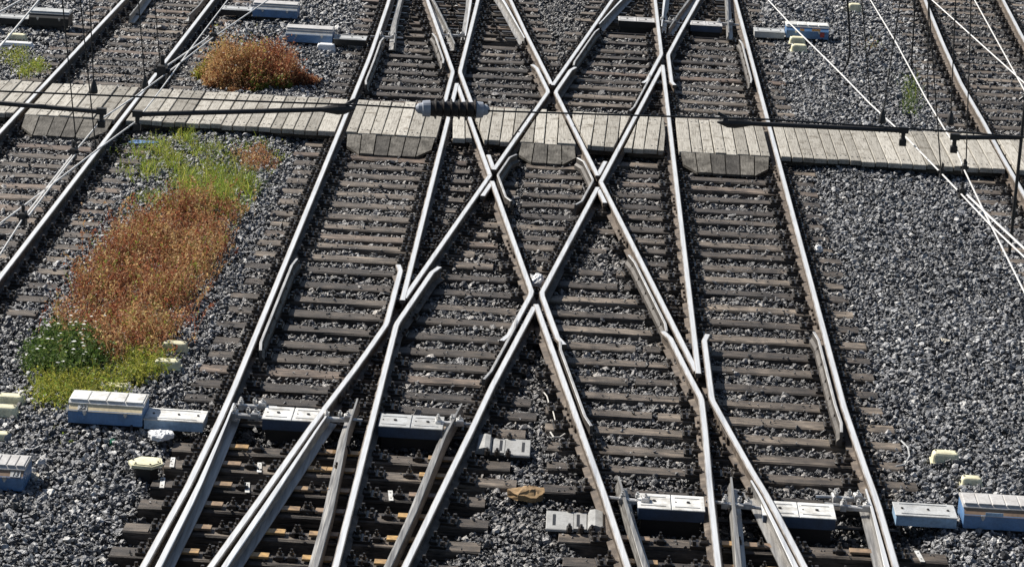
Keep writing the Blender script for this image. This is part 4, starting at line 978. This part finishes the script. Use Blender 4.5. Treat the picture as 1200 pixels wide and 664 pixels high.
# ------------------------------------------------------------------ weeds
def in_poly(x, y, poly):
    c = np.zeros(x.shape, bool); n = len(poly)
    for i in range(n):
        (xa, ya), (xb, yb) = poly[i], poly[(i+1) % n]
        k = ((ya > y) != (yb > y)) & (x < (xb-xa)*(y-ya)/((yb-ya) or 1e-9)+xa); c ^= k
    return c
def weed_points(polypx, dens, soft=.12, clump=.5, seed=1):
    r = np.random.default_rng(seed); Q = [P(x, y, -.19) for x, y in polypx]; poly = [(p.x, p.y) for p in Q]
    xs, ys = [p[0] for p in poly], [p[1] for p in poly]; A = (max(xs)-min(xs)+.3)*(max(ys)-min(ys)+.3); n = int(dens*A)
    x = r.uniform(min(xs)-.15, max(xs)+.15, n); y = r.uniform(min(ys)-.15, max(ys)+.15, n)
    k = in_poly(x+r.normal(0, soft, n), y+r.normal(0, soft*1.4, n), poly)
    f = np.sin(x*7.1+seed)*np.sin(y*4.3+2*seed)+.6*np.sin(x*15+y*5+seed)
    k &= r.random(n) > clump*.5*(1+np.tanh(-f*1.5))
    return x[k], y[k], f[k]
def blades(x, y, h, mats, split, lean=.35, width=.006, heads=0, hsize=.02, seed=3, seg=3, hmat=None, h_from=.5, leaf=None):
    """curved tapered blades; heads = small leaf/seed faces per stem"""
    r = np.random.default_rng(seed); n = x.size; az = r.uniform(0, 6.283, n); ln = np.abs(r.normal(lean, lean*.5, n)); fz = r.uniform(0, 6.283, n)
    V = []; Fc = []; MI = []
    t = np.linspace(0, 1, seg+1)
    px = x[:, None]+np.cos(az)[:, None]*ln[:, None]*h[:, None]*t**2; py = y[:, None]+np.sin(az)[:, None]*ln[:, None]*h[:, None]*t**2
    pz = -.235+h[:, None]*t*(1-.25*ln[:, None]*t)
    wv = width*(1-.8*t)[None, :]*np.ones((n, 1)); dx, dy = np.cos(fz)[:, None]*wv, np.sin(fz)[:, None]*wv
    L = np.stack([px-dx, py-dy, pz], -1); Rr = np.stack([px+dx, py+dy, pz], -1)
    v = np.stack([L, Rr], 2).reshape(-1, 3)
    base = (np.arange(n)*(seg+1)*2)[:, None]+(np.arange(seg)*2)[None, :]
    f = np.stack([base, base+1, base+3, base+2], -1).reshape(-1, 4)
    mi = np.repeat(split, seg)
    if heads:
        m = n*heads; st = np.repeat(np.arange(n), heads); u = r.uniform(h_from, 1.02, m); ix = np.minimum((u*seg).astype(int), seg-1); fr = u*seg-ix
        c = np.stack([q[st, ix]*(1-fr)+q[st, ix+1]*fr for q in (px, py, pz)], -1)+r.normal(0, hsize*.8, (m, 3))*np.array([1, 1, .5])
        a = r.normal(size=(m, 3)); a /= np.linalg.norm(a, axis=1)[:, None]; b = np.cross(a, r.normal(size=(m, 3))); b /= np.linalg.norm(b, axis=1)[:, None]
        s = hsize*r.uniform(.5, 1.3, m)[:, None]; a, b = a*s, b*s*.45
        hv = np.stack([c-a, c+b, c+a, c-b], 1).reshape(-1, 3); hb = len(v)+np.arange(m)[:, None]*4+np.arange(4)[None]
        v = np.concatenate([v, hv]); f = np.concatenate([f, hb]); mi = np.concatenate([mi, (split[st] if hmat is None else np.full(m, hmat))])
    return v, f, mi
def weed_object(name, parts, mats, label):
    V, Fc, MI = [], [], []; b = 0
    for v, f, mi in parts: V.append(v); Fc.append(f+b); MI.append(mi); b += len(v)
    V = np.concatenate(V); Fc = np.concatenate(Fc); MI = np.concatenate(MI)
    me = bpy.data.meshes.new(name); me.vertices.add(len(V)); me.vertices.foreach_set('co', V.astype(np.float32).ravel())
    me.loops.add(Fc.size); me.loops.foreach_set('vertex_index', Fc.astype(np.int32).ravel()); me.polygons.add(len(Fc)); me.polygons.foreach_set('loop_start', np.arange(0, Fc.size, 4, dtype=np.int32)); me.polygons.foreach_set('loop_total', np.full(len(Fc), 4, np.int32))
    for m in mats: me.materials.append(MATS[m])
    me.polygons.foreach_set('material_index', MI.astype(np.int32)); me.update(calc_edges=True)
    return tag(link(name, me), label, 'weeds', kind='stuff')
def flowers(x, y, h, n, seed, size=.022):
    r = np.random.default_rng(seed); k = r.integers(0, x.size, n); c = np.stack([x[k]+r.normal(0, .03, n), y[k]+r.normal(0, .03, n), -.22+h[k]*1.02+r.normal(0, .02, n)], -1)
    s = size*r.uniform(.7, 1.3, n); v = np.stack([c+np.stack([-s, 0*s, 0*s], -1), c+np.stack([0*s, -s, .2*s], -1), c+np.stack([s, 0*s, 0*s], -1), c+np.stack([0*s, s, .2*s], -1)], 1).reshape(-1, 3)
    return v, np.arange(4*n).reshape(n, 4)
rnd = np.random.default_rng(11)
# long rust-brown strip
x, y, f = weed_points([(195, 262), (222, 244), (252, 244), (264, 262), (250, 300), (226, 338), (202, 368), (192, 404), (162, 426), (122, 424), (86, 402), (90, 372), (108, 335), (130, 295), (166, 268)], 2700, .19, .8, 5)
bump_ = .5+.5*np.sin(x*3.1+y*1.3)*np.sin(y*2.2-x*1.9+.7); big = .5+.5*np.sin(x*1.3-y*.9+2.)*np.sin(y*.8+x*2.1)
k = rnd.random(x.size) < .55+.45*bump_; x, y, f, bump_, big = x[k], y[k], f[k], bump_[k], big[k]
h = np.clip(rnd.normal(.15, .05, x.size)+.24*bump_*rnd.uniform(.5, 1.2, x.size)+.05*f, .06, .60); tall = rnd.random(x.size) < .05; h[tall] *= 1.45
u = rnd.random(x.size); sp = np.where(u < .08+.30*(big > .62), 1, 0); sp[(u > .55) & (big < .5)] = 2; sp[(rnd.random(x.size) < .10) | ((h < .16) & (rnd.random(x.size) < .35))] = 3
xs, ys2, fs = weed_points([(190, 258), (222, 240), (258, 240), (276, 262), (262, 302), (236, 342), (212, 374), (204, 412), (166, 434), (118, 432), (74, 408), (80, 372), (98, 335), (120, 292), (156, 262)], 70, .25, .3, 15)
hs = np.clip(rnd.normal(.42, .10, xs.size), .2, .7); ss = rnd.choice([0, 1, 2], xs.size)
weed_object('rust_weeds', [blades(x, y, h, None, sp, .34, .0030, 7, .016, 5, h_from=.35), blades(xs, ys2, hs, None, ss, .4, .0045, 16, .020, 16, h_from=.55)], ['weed_rust', 'weed_gold', 'weed_red', 'grass_green'], 'long strip of tall rust-brown dry weeds between the tracks')
# rust mound beyond the walkway
c0 = P(293, 100, -.19); n = 5200; a_ = rnd.uniform(0, 6.283, n); rr = np.sqrt(rnd.random(n))*(1+.16*np.sin(a_*3+.6)+.10*np.sin(a_*7)); x = c0.x+np.cos(a_)*rr*.86; y = c0.y+.15+np.sin(a_)*rr*.72
h = (.52*np.sqrt(np.clip(1.1-rr**2, .04, 1))*(1+.30*np.sin(x*5.3+1)*np.sin(y*4.1)+.22*np.sin(x*13+y*3)))*rnd.uniform(.45, 1.25, n)+.07; tall = rnd.random(n) < .05; h[tall] *= 1.35
sp = ((x < c0.x-.15+rnd.normal(0, .4, n)) & (rnd.random(n) < .7)).astype(int); red = (rnd.random(n) < .35) & (x > c0.x-.1); sp[red] = 4
yel = (x < c0.x-.1+rnd.normal(0, .3, n)) & (y > c0.y+.1) & (rnd.random(n) < .45); sp[yel] = 5
low = (y < c0.y-.15) & (x > c0.x-.1) & (rnd.random(n) < .5); sp[low] = 2; h[low] *= .7
fv, ff = flowers(x, y, h*.75, 50, 8)
weed_object('rust_bush', [blades(x, y, h, None, sp, .25, .0045, 8, .022, 6, h_from=.3), (fv, ff, np.full(len(ff), 3))], ['weed_rust', 'weed_gold', 'grass_green', 'flower_white', 'weed_red', 'grass_yellow'], 'rounded rust-brown bushy weed mound beyond the walkway')
# green grass at the near edge of the walkway
parts = []
for poly, dn, hh, cl, sd_ in (([(160, 180), (200, 160), (235, 165), (262, 178), (250, 205), (215, 212), (180, 212), (158, 200)], 1700, .15, .9, 21), ([(205, 228), (235, 214), (270, 208), (290, 222), (284, 242), (255, 252), (222, 246)], 2800, .22, .6, 22), ([(262, 172), (318, 168), (322, 190), (282, 204), (262, 195)], 900, .12, .95, 23),
                              ([(160, 235), (215, 215), (225, 250), (170, 262)], 1300, .13, .8, 24), ([(205, 185), (300, 180), (300, 215), (215, 222)], 1200, .11, .9, 26), ([(214, 148), (232, 146), (236, 158), (216, 160)], 1500, .14, .5, 25)):
    x, y, f = weed_points(poly, dn, .17, cl, sd_); h = np.clip(rnd.normal(hh, hh*.35, x.size)*(1+.35*np.tanh(f)), .04, .5); sp = (rnd.random(x.size) < .35).astype(int); parts.append(blades(x, y, h, None, sp, .5, .006, 1, .014, sd_))
weed_object('green_grass', parts, ['grass_green', 'grass_yellow'], 'bright green grass tufts between the walkway and the rust-brown weeds')
x, y, f = weed_points([(285, 185), (312, 182), (316, 200), (288, 204)], 1100, .08, .4, 31); h = np.clip(rnd.normal(.2, .05, x.size), .05, .4)
weed_object('rust_tuft', [blades(x, y, h, None, np.zeros(x.size, int), .3, .004, 6, .016, 31)], ['weed_rust'], 'small rust-brown weed tuft beside the bright green grass')
# dark herb with white flower heads
x, y, f = weed_points([(48, 410), (70, 398), (108, 402), (118, 432), (90, 448), (44, 442), (34, 425)], 1500, .08, .3, 41); h = np.clip(rnd.normal(.27, .06, x.size), .08, .45)
fv, ff = flowers(x, y, h, 60, 9, .020)
weed_object('flowering_herb', [blades(x, y, h, None, np.zeros(x.size, int), .3, .004, 10, .024, 41, h_from=.15), (fv, ff, np.full(len(ff), 1))], ['herb_dark', 'flower_white'], 'dark green herb with white flower heads at the end of the rust-brown strip')
parts = []
for poly, dn, hh, cl, sd_ in (([(45, 455), (75, 448), (102, 452), (104, 470), (70, 484), (46, 476)], 2600, .21, .2, 51), ([(98, 445), (140, 440), (150, 462), (128, 474), (100, 470)], 1800, .17, .4, 52), ([(146, 425), (190, 418), (192, 440), (160, 452), (145, 446)], 2300, .20, .3, 53)):
    x, y, f = weed_points(poly, dn, .07, cl, sd_); h = np.clip(rnd.normal(hh, hh*.28, x.size), .05, .4); sp = (rnd.random(x.size) < .3).astype(int); parts.append(blades(x, y, h, None, sp, .45, .005, 4, .018, sd_))
weed_object('yellow_green_weeds', parts, ['grass_yellow', 'grass_green'], 'yellow-green low weeds right behind box 22')
for poly, dn, hh, mats, lab, sd_ in (([(5, 66), (28, 58), (32, 72), (10, 78)], 900, .14, ['grass_green', 'grass_yellow'], 'sparse green tuft near the pale strip by the outermost rail', 61), ([(20, 84), (45, 72), (52, 84), (25, 96)], 1000, .16, ['grass_green', 'grass_yellow'], 'sparse green tuft touching the walkway by the outermost rail', 62),
                                 ([(1058, 100), (1070, 95), (1074, 138), (1062, 140)], 420, .26, ['herb_dark', 'grass_green'], 'dark spindly sprig of weed on gravel before the gravel-side panel', 63), ([(64, 514), (80, 512), (82, 524), (66, 526)], 700, .10, ['grass_green', 'grass_yellow'], 'tiny green sprout on stones below box 22', 64),
                                 ([(1040, 205), (1066, 205), (1066, 214), (1044, 214)], 500, .05, ['grass_yellow', 'grass_green'], 'faint yellow moss patch on the broad gravel strip', 65), ([(1010, 52), (1030, 48), (1034, 60), (1014, 64)], 160, .14, ['weed_gold', 'grass_green'], 'thin dry wisp on gravel beyond the walkway', 66), ([(128, 150), (140, 168), (132, 190), (118, 178)], 350, .12, ['herb_dark', 'grass_green'], 'dark little weed against the weed-side rail before the walkway', 67)):
    x, y, f = weed_points(poly, dn, .05, .5, sd_); h = np.clip(rnd.normal(hh, hh*.3, x.size), .03, .5); sp = (rnd.random(x.size) < .4).astype(int)
    if x.size: weed_object('weed_tuft', [blades(x, y, h, None, sp, .4, .004, 3, .015, sd_)], mats, lab)
